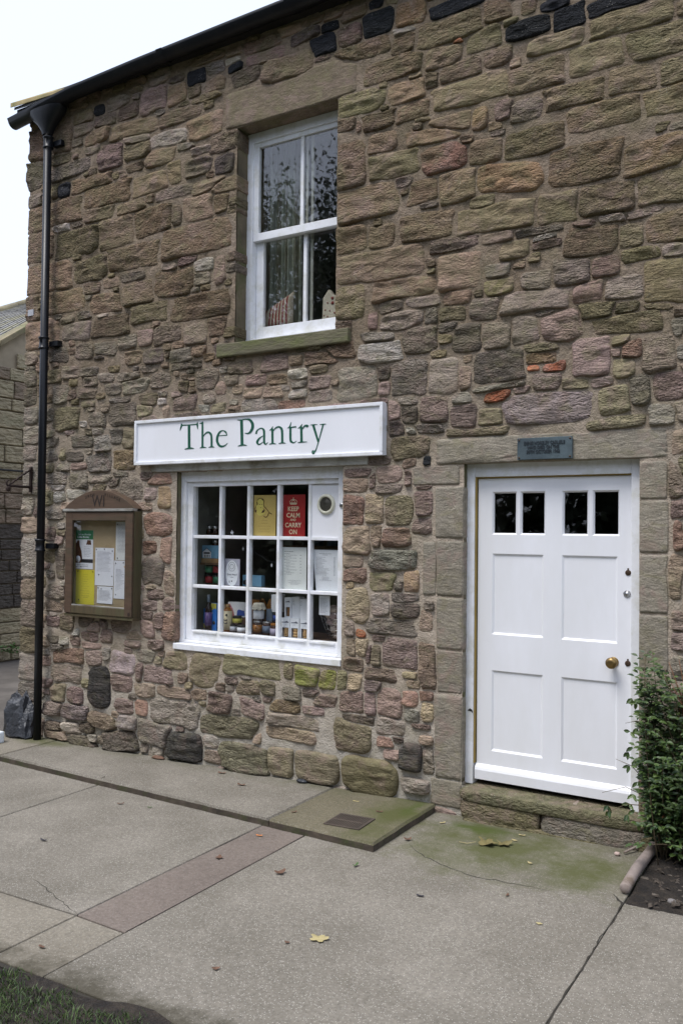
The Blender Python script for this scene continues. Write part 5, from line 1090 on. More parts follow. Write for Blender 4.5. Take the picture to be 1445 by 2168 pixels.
carton('amber preserve box standing behind the white and blue carton', -4.10, -4.01, .40, .46, zl, 1.20, M_HONEY)
for i, (x, c) in enumerate(((-4.06, 'left'), (-3.985, 'right'))):
    bottle('tall amber bottle at the back of the second pane, %s of a pair' % c, x, .52, zl, .033, .31, M_HONEY, M_LID, M_HONEY, (.05, .06))
e = jar('black lidded jar with yellow label on top of the little pyramid', -4.093, .235, zl + .0650, .036, .064, M_AMBER, M_LID, M_YELB, (.2, .7), .25)
jar('black lidded jar with white label at lower left of the little pyramid', -4.130, .235, zl, .034, .063, M_AMBER, M_LID, M_PAPER, (.18, .75), .25)
jar('black lidded jar with white label at lower right of the little pyramid', -4.024, .205, zl, .037, .065, M_AMBER, M_LID, M_PAPER, (.18, .75), .25)
o = carton('white carton with pink and blue print standing above the small jars', -4.238, -4.062, .30, .345, 1.070, 1.182, M_PAPER)
b = MB(); b.prism([(-4.15, 1.078), (-4.072, 1.082), (-4.078, 1.120), (-4.10, 1.122), (-4.13, 1.128), (-4.145, 1.118)], .2985, .2995); b.build('blue_print', M_DBLU, o)
b = MB(); b.prism([(-4.235, 1.10), (-4.20, 1.072), (-4.17, 1.072), (-4.19, 1.13), (-4.22, 1.17), (-4.237, 1.165)], .2985, .2995); b.build('pink_print', pm('pink_print', (.5, .16, .18), .6), o)
b = MB(); b.box(-4.0618, -4.040, .300, .345, 1.070, 1.180); b.build('yellow_side', M_YELB, o)
one('box_stand', M_SHELF, sw, -4.24, -4.04, .302, .36, zl - .001, 1.0685, .001)
jar('stout jar with a frilled cloth cap in the third pane', -3.897, .245, 1.042, .042, .15, M_AMBER, M_PAPER, M_PAPER, (.22, .66), .16, cap=M_CLOTH)
jar('jar with a steel lid and warm orange label below the cloth capped jar', -3.882, .215, zl, .036, .108, M_AMBER, M_SLID, M_HONEY, (.2, .72), .13)
jar('jar with steel lid and grey picture label, middle of the third pane', -3.800, .225, zl, .038, .106, M_AMBER, M_SLID, M_SLATEB, (.2, .7), .13)
jar('jar with lilac label at the right edge of the third pane', -3.718, .205, zl, .034, .10, M_AMBER, M_HONEY, M_LILAC, (.1, .62), .16)
one('riser', M_SHELF, sw, -3.96, -3.70, .262, .34, zl - .001, 1.0405, .001)
carton('slate blue box beside the cloth capped jar', -3.845, -3.79, .27, .33, 1.042, 1.150, M_SLATEB)
e = jar('dark jar with a round blue label high in the third pane', -3.755, .285, 1.042, .030, .088, M_AMBER, M_LID, M_DBLU, (.25, .75), .2)
carton('plain white box perched above the blue labelled jar', -3.800, -3.715, .27, .33, 1.1315, 1.262, M_PAPER)
def biscuitbox(label, x0, x1, y0, z0, z1, n=5, mat=M_BISC, dp_=.06):
    e = tag(empty('biscuit_box', ((x0 + x1) / 2, y0 + dp_ / 2, z0)), label, 'biscuit box', 'white biscuit boxes with windows')
    wx0, wx1 = x0 + .010, x1 - .010; wz0, wz1 = z0 + .012, z0 + (z1 - z0) * .54
    b = MB()
    b.box(x0, wx0, y0, y0 + .002, z0, z1); b.box(wx1, x1, y0, y0 + .002, z0, z1); b.box(wx0, wx1, y0, y0 + .002, z0, wz0); b.box(wx0, wx1, y0, y0 + .002, wz1, z1)
    b.box(x0, x0 + .0015, y0 + .002, y0 + dp_, z0, z1); b.box(x1 - .0015, x1, y0 + .002, y0 + dp_, z0, z1); b.box(x0 + .0015, x1 - .0015, y0 + dp_ - .002, y0 + dp_, z0, z1)
    b.box(x0 + .0015, x1 - .0015, y0 + .002, y0 + dp_ - .002, z1 - .002, z1); b.box(x0 + .0015, x1 - .0015, y0 + .002, y0 + dp_ - .002, z0, z0 + .002)
    b.build('carton', M_PAPER, e)
    cx = (x0 + x1) / 2; rr = (wx1 - wx0) / 2 - .002; hh = (wz1 - wz0 - .002) / n
    for k in range(n):
        q = MB(); q.lathe([(rr * .75, 0), (rr, hh * .25), (rr, hh * .7), (rr * .75, hh * .95)], (cx + random.uniform(-.002, .002), y0 + .003 + rr, wz0 + .001 + k * hh), 16); q.build('biscuit', mat, e)
    g = MB(); zz = z0 + (z1 - z0) * .80
    g.prism([(x0 + .008, zz - .004), (x1 - .008, zz - .004), (x1 - .010, zz + .002), (x1 - .018, zz + .006), (cx + .014, zz + .011), (cx + .004, zz + .006), (cx - .01, zz + .003), (x0 + .008, zz + .001)], y0 - .0008, y0 - .0001)
    g.build('printed_hill', M_INK, e, fix=False)
    lines(e, M_INK, x0 + .012, x1 - .012, zz - .024, zz - .010, 2, y0 - .0001, 4, .0012, 'center')
biscuitbox('white biscuit box with a window, left of the bottom three', -3.627, -3.550, .155, zl, 1.107)
biscuitbox('white biscuit box with a window, middle of the bottom three', -3.546, -3.468, .155, zl, 1.107, 3)
biscuitbox('white biscuit box with a window, right of the bottom three', -3.460, -3.384, .155, zl, 1.107, 6)
biscuitbox('white biscuit box showing brown oatcakes on top of the bottom three', -3.603, -3.548, .165, 1.1075, 1.255, 7, M_CRACK, .05)
o = carton('plain white carton turned sideways between the upper biscuit boxes', -3.546, -3.478, .175, .24, 1.1075, 1.262, M_PAPER); lines(o, M_INK, -3.54, -3.52, 1.20, 1.245, 4, .1745, 5)
o = carton('plain white carton on top of the right biscuit box', -3.470, -3.392, .165, .225, 1.1075, 1.252, M_PAPER); lines(o, M_INK, -3.465, -3.445, 1.20, 1.24, 4, .1645, 6)
# wire basket of meringues
e = tag(empty('wire_basket', (-3.19, .27, zl)), 'tapering chrome wire basket at the right end of the bottom row', 'basket')
def ringp(z, rx): 
    return [(-3.195 + rx * math.cos(g), .27 + rx * .75 * math.sin(g), z) for g in np.linspace(0, 2 * np.pi, 25)]
for k in range(6):
    u = k / 5; b = MB(); b.tube(ringp(zl + .004 + .20 * u, .075 + .085 * u), .0018, 5, False); b.build('hoop', M_WIRE, e)
for k in range(8):
    g = 2 * math.pi * k / 8 + .3; b = MB(); b.tube([(-3.195 + .075 * math.cos(g), .27 + .056 * math.sin(g), zl + .004), (-3.195 + .16 * math.cos(g), .27 + .12 * math.sin(g), zl + .204)], .0018, 5); b.build('stay', M_WIRE, e)
k = 0
for lz, rx in ((.035, .035), (.085, .062), (.135, .082), (.185, .10), (.225, .09)):
    m_ = 1 + int(rx * 70)
    for q in range(m_):
        g = 2 * math.pi * q / m_ + lz * 20
        o = rock('meringue', M_GARL if (k % 3) else M_GARP, None, -3.195 + rx * .8 * math.cos(g), .27 + rx * .55 * math.sin(g), zl + lz, .034, .030, .027, k, 2.2, .2, 12, 7)
        tag(o, 'pale round meringue heaped in the wire basket', 'meringue', 'meringues in the wire basket'); k += 1
o = sheet('price_card', 'white price card hanging in front of the wire basket', 'card', M_PAPER, -3.285, -3.195, 1.150, 1.288, .135); lines(o, M_INK, -3.272, -3.215, 1.165, 1.27, 12, .1345, 21, .0015)
# tins on the little shelf
for lab, x0, x1, z0, m_ in (('green labelled tin, upper left of the four tins on the small shelves', -4.474, -4.404, 1.396, M_GRNL), ('red labelled tin, upper right of the four tins on the small shelves', -4.392, -4.322, 1.396, M_REDL),
                            ('red labelled tin, lower left of the four tins on the small shelves', -4.474, -4.404, 1.3145, M_REDL), ('green labelled tin, lower right of the four tins on the small shelves', -4.392, -4.322, 1.3145, M_GRNL)):
    e = tag(empty('tin', ((x0 + x1) / 2, .31, z0)), lab, 'tin', 'four small tins'); r_ = (x1 - x0) / 2
    b = MB(); b.lathe([(r_, 0), (r_, .072)], ((x0 + x1) / 2, .31, z0), 20); b.build('can', M_LID, e)
    b = MB(); b.lathe([(r_ + .001, 0), (r_ + .001, .050)], ((x0 + x1) / 2, .31, z0 + .010), 20); b.build('label', m_, e)
o = MB().box(-4.478, -4.262, .262, .268, 1.520, 1.622).build('house_picture', M_SKYB, None, .001); tag(o, 'blue picture of a white gabled building leaning on the small shelf', 'picture')
b = MB(); b.prism([(-4.468, 1.525), (-4.385, 1.525), (-4.385, 1.570), (-4.428, 1.598), (-4.468, 1.570)], .2605, .2615); b.build('printed_house', M_PAPER, o)
b = MB(); b.box(-4.458, -4.395, .2597, .2603, 1.555, 1.568); b.tube([(-4.472, .2600, 1.571), (-4.4275, .26, 1.600), (-4.382, .26, 1.571)], .0018, 5)
for x in (-4.452, -4.436, -4.420, -4.404): b.box(x, x + .008, .2597, .2603, 1.526, 1.548)
b.build('outlines', M_INKD, o)
o = carton('folded kraft wrapper under the blue house picture', -4.478, -4.262, .255, .30, 1.4845, 1.519, M_KRAFT, 'wrapper', 'wrapper')
for i, x in enumerate((-4.47, -4.41)):
    jar('steel lidded jar in the gloom of the top left pane, %s one' % ('left', 'right')[i], x, .34, 1.706, .027, .07, M_AMBER, M_SLID, None, lidh=.35)
jar('small steel lidded jar just above the blue house picture', -4.405, .34, 1.5855, .026, .075, M_AMBER, M_SLID, None, lidh=.3)
o = carton('sky blue carton low in the second pane beside the award card', -4.040, -3.862, .225, .27, 1.318, 1.404, M_SKYB)
b = MB(); b.prism([(-4.035, 1.335), (-4.0, 1.325), (-3.985, 1.355), (-4.0, 1.37), (-4.035, 1.36)], .2235, .2245); b.build('dark_print', M_INKD, o)
one('ledge_bar', M_SHELF, sw, -4.06, -3.84, .224, .30, 1.302, 1.3175, .001)
# award card
o = sheet('award_card', 'silver grey award card with a white oval in the second pane', 'card', pm('silver_card', (.42, .42, .50), .5, var=.3, scale=7, bstr=0), -4.148, -3.998, 1.325, 1.527, .135)
b = MB(); el = [(-4.073 + .060 * math.cos(g), 1.418 + .098 * math.sin(g)) for g in np.linspace(0, 2 * np.pi, 33)[:-1]]; b.prism(el, .1338, .1345); b.build('oval', M_PAPER, o)
b = MB(); b.tube([(-4.073 + .032 * math.cos(g), .1333, 1.468 + .034 * math.sin(g)) for g in np.linspace(0, 2 * np.pi, 25)], .0012, 5, False); b.tube([(-4.073 + .018 * math.cos(g), .1333, 1.468 + .018 * math.sin(g)) for g in np.linspace(0, 2 * np.pi, 13)], .0014, 5, False); b.build('wreath', M_INK, o)
text('Great Award', .022, -4.073, .1333, 1.402, M_INK, o, depth=.0005, sx=.8, shear=.3); text('for taste', .010, -4.073, .1333, 1.385, M_INK, o, depth=.0005)
b = MB(); b.box(-4.078, -4.068, .1330, .1336, 1.353, 1.363); b.box(-4.098, -4.092, .1330, .1336, 1.345, 1.362); b.build('marks', M_INKD, o)
# yellow portrait card
o = sheet('portrait_card', 'mustard yellow card with a line portrait of a woman in the top row', 'poster', M_MUST, -3.866, -3.664, 1.706, 2.008, .125)
b = MB(); b.prism([(-3.812 + .036 * math.cos(g) * (1 + .12 * math.sin(3 * g)), 1.932 + .052 * math.sin(g)) for g in np.linspace(0, 2 * np.pi, 25)[:-1]], .1238, .1245)
b.prism([(-3.802 + .040 * math.cos(g), 1.885 + .030 * math.sin(g)) for g in np.linspace(0, 2 * np.pi, 17)[:-1]], .1239, .1246); b.build('printed_face', M_LYEL, o, fix=False)
b = MB()
for pts in ([(-3.79, 1.985), (-3.812, 1.985), (-3.832, 1.972), (-3.838, 1.95), (-3.842, 1.93)], [(-3.845, 1.925), (-3.856, 1.905), (-3.852, 1.885), (-3.842, 1.88)], [(-3.835, 1.955), (-3.828, 1.945), (-3.832, 1.935)],
            [(-3.785, 1.98), (-3.772, 1.965), (-3.776, 1.94), (-3.768, 1.92)], [(-3.776, 1.905), (-3.765, 1.895), (-3.772, 1.882), (-3.795, 1.88)], [(-3.765, 1.92), (-3.742, 1.90), (-3.72, 1.875), (-3.70, 1.868)],
            [(-3.772, 1.852), (-3.755, 1.842), (-3.735, 1.855), (-3.728, 1.875)], [(-3.815, 1.938), (-3.806, 1.940)], [(-3.795, 1.938), (-3.788, 1.940)], [(-3.805, 1.915), (-3.797, 1.914)], [(-3.845, 1.895), (-3.838, 1.892)]):
    b.tube([(x, .1232, z) for x, z in pts], .0022, 5)
for x, z, r_ in ((-3.785, 1.975, .007), (-3.848, 1.890, .007), (-3.780, 1.886, .009), (-3.770, 1.892, .006)): b.lathe([(r_, 0), (r_, .0006)], (x, .1236, z), 10, 'y')
b.build('line_drawing', M_BRINK, o)
lines(o, pm('faint_print', (.40, .29, .09), .7, bstr=0), -3.845, -3.685, 1.725, 1.830, 5, .1245, 31, .003, 'center')
# keep calm card
o = sheet('slogan_card', 'red card reading KEEP CALM AND CARRY ON beneath a crown', 'poster', M_RED, -3.612, -3.406, 1.706, 2.008, .125)
for body, sz, z in (('KEEP', .047, 1.889), ('CALM', .047, 1.843), ('AND', .024, 1.817), ('CARRY', .047, 1.771), ('ON', .047, 1.722)):
    text(body, sz, -3.509, .1238, z, M_CREAM, o, depth=.0008, bold=.0007 if sz > .03 else .0003, sx=.95)
b = MB(); cx, cz = -3.509, 1.936
b.prism([(cx - .027, cz), (cx + .027, cz), (cx + .031, cz + .010), (cx - .031, cz + .010)], .1238, .1245)
for sx_ in (-1, 1):
    b.tube([(cx + sx_ * .029, .1240, cz + .010), (cx + sx_ * .033, .1240, cz + .022), (cx + sx_ * .020, .1240, cz + .033), (cx, .1240, cz + .036)], .0022, 5)
    b.tube([(cx + sx_ * .012, .1236, cz + .012), (cx + sx_ * .014, .1236, cz + .022), (cx, .1236, cz + .034)], .0018, 5)
for k in (-.02, -.01, 0, .01, .02): b.lathe([(.0035, 0), (.0035, .0006)], (cx + k, .1242, cz + .014), 8, 'y')
b.lathe([(.0045, 0), (.0045, .0006)], (cx, .1242, cz + .040), 8, 'y'); b.box(cx - .001, cx + .001, .1238, .1244, cz + .042, cz + .054); b.box(cx - .005, cx + .005, .1237, .1243, cz + .047, cz + .050)
b.build('crown', M_CREAM, o)
# menus
o = sheet('menu', 'pale typed menu hanging straight in the fourth pane of the middle row', 'menu', M_PAPER2, -3.604, -3.391, 1.314, 1.626, .128)
lines(o, M_INK, -3.585, -3.435, 1.425, 1.585, 15, .1275, 41, .0022, 'menu'); lines(o, M_INK, -3.575, -3.42, 1.355, 1.39, 4, .1275, 42, .0015, 'center')
lines(o, M_INKD, -3.585, -3.51, 1.592, 1.597, 1, .1275, 43, .003)
o = sheet('menu', 'white menu hanging crooked in the right hand pane of the middle row', 'menu', M_PAPER, -3.340, -3.120, 1.313, 1.613, .128, skew=(.034, .012, 0, 0))
lines(o, M_INK, -3.310, -3.150, 1.430, 1.565, 15, .1275, 44, .0018, 'list'); lines(o, M_INK, -3.29, -3.17, 1.395, 1.425, 4, .1275, 45, .0015, 'center'); lines(o, M_INKD, -3.29, -3.18, 1.572, 1.590, 2, .1275, 46, .002, 'center')
# garland
e = tag(empty('star_garland', (-4.0, .15, 1.5)), 'thin string of small white stars slanting across the shop window', 'garland')
b = MB(); b.tube([(x, .17, z) for x, z in ((-4.18, 1.835), (-4.1034, 1.748), (-4.056, 1.6932), (-3.978, 1.6335), (-3.888, 1.5819), (-3.7734, 1.5247), (-3.657, 1.502), (-3.5, 1.51))], .0006, 4); b.build('string', M_INK, e)
for x, z, r_, tt in ((-4.103, 1.726, .020, 1), (-3.993, 1.606, .018, .35), (-3.7266, 1.488, .017, .5)):
    pts = [(x + (r_ if k % 2 == 0 else r_ * .42) * math.sin(math.pi * k / 5) * tt, z + (r_ if k % 2 == 0 else r_ * .42) * math.cos(math.pi * k / 5)) for k in range(10)]
    MB().prism(pts, .166, .170).build('star', M_PAPER, e)
# a lit-from-outside back shelf with dim jars
for i in range(7):
    x = -4.2 + i * .17
    carton('dim carton on the dark rear shelf of the shop', x, x + .09, 1.15, 1.22, 1.62, 1.62 + random.uniform(.1, .2), random.choice([M_SLATEB, M_KRAFT, M_SHELF, M_DARKIN]), group='cartons on the rear shelf')
one('rear_shelf', M_SHELF, sw, -4.4, -3.1, 1.1, 1.3, 1.59, 1.62, .002)
# ------------------------------------------------------------------ ground, pavement, raised slabs
def ground_sheet(name, mat, xs_, ys_, dz, kind='structure', zf=None):
    vs = []; fs = []
    for y in ys_:
        for x in xs_: vs.append((x, y, gz(x) + dz))
    n = len(xs_)
    for j in range(len(ys_) - 1):
        for i in range(n - 1): fs.append((j * n + i, j * n + i + 1, (j + 1) * n + i + 1, (j + 1) * n + i))
    o = MB().add(vs, fs).build(name, mat, None, fix=False); o['kind'] = kind; return o
ground_sheet('ground', M_GROUND, [-250, -60, -12, -6, 0, 6, 60, 250], [-250, -60, -12, -4, 0, 4, 30, 250], -.034)
ground_sheet('alley', M_ASPH, [-12.0, -9, -7.2, -6.3], [-30, -8, -2, 0, 2, 4, 9], -.028)
pav = MB(); pav.slab([(-7.2, -2.68), (2.5, -2.68), (2.5, .02), (-7.2, .02)], lambda x: gz(x) - .03, lambda x: gz(x) - .010)
pav = pav.build('pavement', M_JOINT, None, fix=False); pav['kind'] = 'structure'
def panel(pts, mat, top=0.0, g=.002, jitter=.004, name='paving_slab', par=None, thick=.05, bevel=.003, zf=gz, sub=.25, mats=None):
    cx = sum(p[0] for p in pts) / len(pts); cy = sum(p[1] for p in pts) / len(pts)
    P = []
    n = len(pts)
    for i in range(n):                                 # densify the outline and make it slightly uneven
        a, b_ = pts[i], pts[(i + 1) % n]; L_ = math.hypot(b_[0] - a[0], b_[1] - a[1]); k = max(1, int(L_ / sub))
        ex, ey = (b_[0] - a[0]) / L_, (b_[1] - a[1]) / L_
        for q in range(k):
            u = q / k; jx = (random.random() - .5) * jitter if q else 0
            P.append((a[0] + (b_[0] - a[0]) * u - ey * jx, a[1] + (b_[1] - a[1]) * u + ex * jx))
    P2 = []
    for x, y in P:
        d = math.hypot(x - cx, y - cy); P2.append((x - (x - cx) / d * g, y - (y - cy) / d * g))
    m_ = len(P2)
    r1 = [(x, y, zf(x) + top - thick) for x, y in P2]; r2 = [(x, y, zf(x) + top - bevel * 1.2) for x, y in P2]
    def ins(k): return [(x - (x - cx) / max(.01, math.hypot(x - cx, y - cy)) * k, y - (y - cy) / max(.01, math.hypot(x - cx, y - cy)) * k) for x, y in P2]
    r3 = [(x, y, zf(x) + top) for x, y in ins(bevel)]
    b = MB(); b.add(r1 + r2 + r3, [(i, (i + 1) % m_, m_ + (i + 1) % m_, m_ + i) for i in range(m_)])
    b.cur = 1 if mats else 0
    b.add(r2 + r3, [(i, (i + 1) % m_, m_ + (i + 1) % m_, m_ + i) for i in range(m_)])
    b.add(r3, [tuple(range(m_))])
    return b.build(name, mats or mat, par)
YB = -2.66
panel([(-2.776, YB), (-.960, YB), (-.957, -1.2), (-.960, 0.0), (-2.776, 0.0)], M_CONC, par=pav)
panel([(-.956, YB), (1.2, YB), (1.2, -.80), (-.956, -.80)], M_CONC, par=pav)
panel([(1.208, YB), (2.5, YB), (2.5, 0), (1.208, 0)], M_CONC2, par=pav)
panel([(-3.098, -2.20), (-2.782, -2.215), (-2.782, 0), (-3.098, 0)], M_STRIP, top=-.001, par=pav)
panel([(-3.098, YB), (-2.782, YB), (-2.782, -2.222), (-3.098, -2.207)], M_CONC2, top=-.002, par=pav)
panel([(-4.617, -2.215), (-3.104, -2.20), (-3.104, 0), (-4.617, 0)], M_CONC, par=pav)
panel([(-4.617, YB), (-3.104, YB), (-3.104, -2.208), (-4.617, -2.223)], M_CONC2, top=-.002, par=pav)
panel([(-7.2, -2.2), (-4.624, -2.2), (-4.624, 0), (-7.2, 0)], M_CONC, par=pav)
panel([(-7.2, YB), (-4.624, YB), (-4.624, -2.208), (-7.2, -2.208)], M_CONC2, top=-.002, par=pav)
def ribbon(name, mat, path, w0, par, dz=.0012, jit=.004, seed=2):
    r = random.Random(seed); pts = []
    for i in range(len(path) - 1):
        a, b_ = path[i], path[i + 1]; k = max(2, int(math.hypot(b_[0] - a[0], b_[1] - a[1]) / .03))
        for q in range(k): u = q / k; pts.append((a[0] + (b_[0] - a[0]) * u + r.gauss(0, jit), a[1] + (b_[1] - a[1]) * u + r.gauss(0, jit)))
    pts.append(path[-1]); vs = []
    for i, (x, y) in enumerate(pts):
        a, b_ = pts[max(i - 1, 0)], pts[min(i + 1, len(pts) - 1)]; dx, dy = b_[0] - a[0], b_[1] - a[1]; L_ = math.hypot(dx, dy) + 1e-6
        ww = w0 * r.uniform(.4, 1.2) * min(1, 4 * min(i, len(pts) - 1 - i) / len(pts) + .25)
        for s_ in (-1, 1): vs.append((x - dy / L_ * ww * s_ / 2, y + dx / L_ * ww * s_ / 2, gz(x) + dz))
    return MB().add(vs, [(2 * i, 2 * i + 1, 2 * i + 3, 2 * i + 2) for i in range(len(pts) - 1)]).build(name, mat, par, fix=False)
ribbon('crack', M_JOINT, [(-2.20, -.60), (-2.08, -.70), (-1.90, -.80), (-1.70, -.858), (-1.45, -.845), (-1.25, -.835)], .0055, pav)
ribbon('crack', M_JOINT, [(-.958, -.80), (-.950, -.98), (-.962, -1.2), (-.955, -1.5), (-.957, -1.75), (-.957, -2.6)], .007, pav, jit=.003, seed=4)
ribbon('crack', M_JOINT, [(-1.02, -.72), (-.97, -.80), (-.96, -.9)], .016, pav, seed=5)
ribbon('crack', M_JOINT, [(-3.62, -2.02), (-3.3, -2.13), (-3.1, -2.2)], .004, pav, seed=6)
# raised slabs along the wall
rp = MB(); rp.slab([(-7.2, -.45), (-2.32, -.75), (-2.32, .03), (-7.2, .03)], lambda x: gz(x) - .02, lambda x: gz(x) + .035)
rp = rp.build('raised_pavement', M_JOINT, None, fix=False); rp['kind'] = 'structure'
fy = lambda x: -.580 - (x + 5.8) * .0695
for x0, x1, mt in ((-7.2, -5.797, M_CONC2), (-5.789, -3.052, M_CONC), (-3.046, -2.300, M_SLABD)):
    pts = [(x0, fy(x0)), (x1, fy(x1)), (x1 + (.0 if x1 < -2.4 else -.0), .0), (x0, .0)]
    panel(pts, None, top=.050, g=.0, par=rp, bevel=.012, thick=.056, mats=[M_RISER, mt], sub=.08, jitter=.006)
ribbon('crack', M_JOINT, [(-4.60, -.655), (-4.595, -.62), (-4.61, -.60)], .01, rp, .0515)
# drain cover
gr = tag(empty('drain_cover', (-2.6, -.58, gz(-2.6) + .05)), 'small rusty slotted drain cover let into the raised slab near the door', 'drain cover')
zt = gz(-2.6) + .0505
b = MB(); c_, s_ = math.cos(.05), math.sin(.05)
def rb(b, x0, x1, y0, y1, z0, z1):
    q = len(b.v); b.box(x0, x1, y0, y1, z0, z1)
    for i in range(q, len(b.v)):
        x, y, z = b.v[i]; b.v[i] = (-2.595 + x * c_ - y * s_, -.582 + x * s_ + y * c_, z + gz(-2.595 + x) - gz(-2.6))
rb(b, -.115, .115, -.105, .105, zt, zt + .002); b.build('drain_pit', M_JOINT, gr)
b = MB(); rb(b, -.118, .118, -.108, -.096, zt + .001, zt + .007); rb(b, -.118, .118, .096, .108, zt + .001, zt + .007); rb(b, -.118, -.106, -.096, .096, zt + .001, zt + .007); rb(b, .106, .118, -.096, .096, zt + .001, zt + .007)
b.build('drain_frame', M_GRATE, gr, .001)
for k in range(14):
    b = MB(); x = -.0985 + k * .01515; rb(b, x - .004, x + .004, -.0955, .0955, zt + .0015, zt + .006); b.build('grate_bar', M_GRATE, gr)
b = MB(); rb(b, -.1055, .1055, -.006, .006, zt + .0012, zt + .0066); b.build('cross_bar', M_GRATE, gr)

# lawn corner with a worn soil edge ------------------------------------------------
def edge(x): return -2.60 - .09 * float(vn(x * 2.2, 0, 0, 3)) - .05 * float(vn(x * 9, 0, 0, 4))
ex = np.linspace(-7, 2.5, 150)
vs = []
for x in ex: vs += [(x, edge(x), gz(x) + .0035), (x, edge(x) - .10, gz(x) + .012), (x, edge(x) - .5, gz(x) + .01), (x, -4.2, gz(x) + .01)]
n = len(ex)
o = MB().add(vs, [(4 * i + k, 4 * i + 4 + k, 4 * i + 5 + k, 4 * i + 1 + k) for i in range(n - 1) for k in range(3)]).build('lawn_soil', M_SOIL, None, fix=False); o['kind'] = 'structure'
def blades(name, x0, x1, y0, y1, n_, hmin, hmax, mat, dens, zoff=.008):
    P = rng.uniform((x0, y0), (x1, y1), (n_, 2)); k = dens(P[:, 0], P[:, 1]); P = P[rng.random(n_) < k]
    n_ = len(P); a = rng.uniform(0, 2 * np.pi, n_); h = rng.uniform(hmin, hmax, n_); wd = rng.uniform(.0014, .003, n_); ln = rng.uniform(.2, 1.3, n_) * h; la = rng.uniform(0, 2 * np.pi, n_)
    z = np.array([gz(x) for x in P[:, 0]]) + zoff
    dx, dy = np.cos(a) * wd, np.sin(a) * wd; lx, ly = np.cos(la) * ln, np.sin(la) * ln
    V = np.stack([np.stack([P[:, 0] - dx, P[:, 1] - dy, z], 1), np.stack([P[:, 0] + dx, P[:, 1] + dy, z], 1),
                  np.stack([P[:, 0] + dx * .7 + lx * .4, P[:, 1] + dy * .7 + ly * .4, z + h * .6], 1), np.stack([P[:, 0] - dx * .7 + lx * .4, P[:, 1] - dy * .7 + ly * .4, z + h * .6], 1),
                  np.stack([P[:, 0] + lx, P[:, 1] + ly, z + h], 1)], 1).reshape(-1, 3)
    b_ = np.arange(n_) * 5
    Fc = [t for i in b_.tolist() for t in ((i, i + 1, i + 2, i + 3), (i + 3, i + 2, i + 4))]
    me = bpy.data.meshes.new(name); me.from_pydata(V.tolist(), [], Fc); me.materials.append(mat); me.update()
    o = bpy.data.objects.new(name, me); COL.objects.link(o); o['kind'] = 'stuff'; o['label'] = 'short grass growing on the lawn corner beside the pavement'; o['category'] = 'grass'
    return o
def gd(x, y):
    e = np.array([edge(v) for v in x[:2000]]) if False else (-2.60 - .09 * vn(x * 2.2, 0, 0, 3) - .05 * vn(x * 9, 0, 0, 4))
    d = (e - y - .02) / .07 + (vn(x * 7, y * 7, 0, 12) - .5) * 2.4
    return np.clip(d, 0, 1) * (.35 + .65 * np.clip((vn(x * 4, y * 4, 0, 14) - .25) * 4, 0, 1))
blades('grass', -5.0, -1.2, -3.7, -2.62, 46000, .010, .030, M_GRASS, gd)

# planting bed right of the door ---------------------------------------------------
vs = []; fs = []; nx_, ny_ = 46, 22
for j in range(ny_ + 1):
    for i in range(nx_ + 1):
        x = -.945 + 2.15 * i / nx_; y = -.81 + .83 * j / ny_
        vs.append((x, y, gz(x) - .004 + .030 * float(fbm(x * 9, y * 9, 0, 8)) * min(1, .3 + (y + .81) * 5)))
for j in range(ny_):
    for i in range(nx_): a = j * (nx_ + 1) + i; fs.append((a, a + 1, a + nx_ + 2, a + nx_ + 1))
b = MB(); b.smooth = True; o = b.add(vs, fs).build('planting_bed', M_SOIL, None, fix=False); o['kind'] = 'structure'
b = MB()
for _ in range(420):
    x, y = rng.uniform(-.93, .1), rng.uniform(-.82, -.05); z = gz(x) + .016; s_ = rng.uniform(.004, .013); a = rng.uniform(0, 6.28); t_ = rng.uniform(-.6, .6)
    u = np.array([math.cos(a), math.sin(a), t_ * .6]) * s_ * 1.7; v = np.array([-math.sin(a), math.cos(a), .3]) * s_ * .7; w_ = np.array([0, 0, s_ * .5]); c0 = np.array([x, y, z])
    b.add([c0 - u - v, c0 + u - v, c0 + u * .8 + v, c0 - u * .9 + v, c0 - u * .5 + w_, c0 + u * .6 + w_], [(0, 1, 5, 4), (1, 2, 5), (2, 3, 4, 5), (3, 0, 4)])
o = b.build('bark_chips', pm('bark_chips', (.06, .045, .032), .9, var=.7, scale=60, bstr=.3, dirt=(.13, .11, .09), dirtscale=30), None, fix=False); o['kind'] = 'stuff'; o['label'] = 'dark bark chips and grit scattered on the planting bed'; o['category'] = 'bark chips'
b = MB(); b.smooth = True
pth = [(-.975, -.70, gz(-1) + .031), (-.975, -.45, gz(-1) + .040), (-.965, -.2, gz(-1) + .045), (-.96, .0, gz(-1) + .050)]
b.tube([(pth[0][0], pth[0][1] - .006, pth[0][2])] + pth, [.020, .026, .027, .026, .026], 14)
o = b.build('edging_pole', M_LOG, None); tag(o, 'pale weathered round pole edging the planting bed right of the door', 'pole')
for i, (x, y, r_, m_, lab) in enumerate(((-.60, -.74, .05, M_PEB, 'large pale stone lying at the front corner of the planting bed'), (-.76, -.70, .016, M_PEB, 'small grey pebble in the bed just behind the pole end'), (-.70, -.52, .018, M_PINK, 'pinkish pebble half way back in the planting bed'),
                                        (-1.06, -.06, .020, M_PINK, 'pink pebble lying against the wall foot beside the edging pole'), (-1.13, -.20, .013, M_PINK, 'tiny pink pebble on the paving left of the edging pole'), (-1.05, -.02, .03, M_PEB, 'grey pebble wedged where the step meets the pole'))):
    o = rock('pebble', m_, None, x, y, gz(x) + r_ * .55 + .004, r_ * 1.25, r_, r_ * .7, i + 30, 2.3, .25, 14, 8); tag(o, lab, 'pebble')
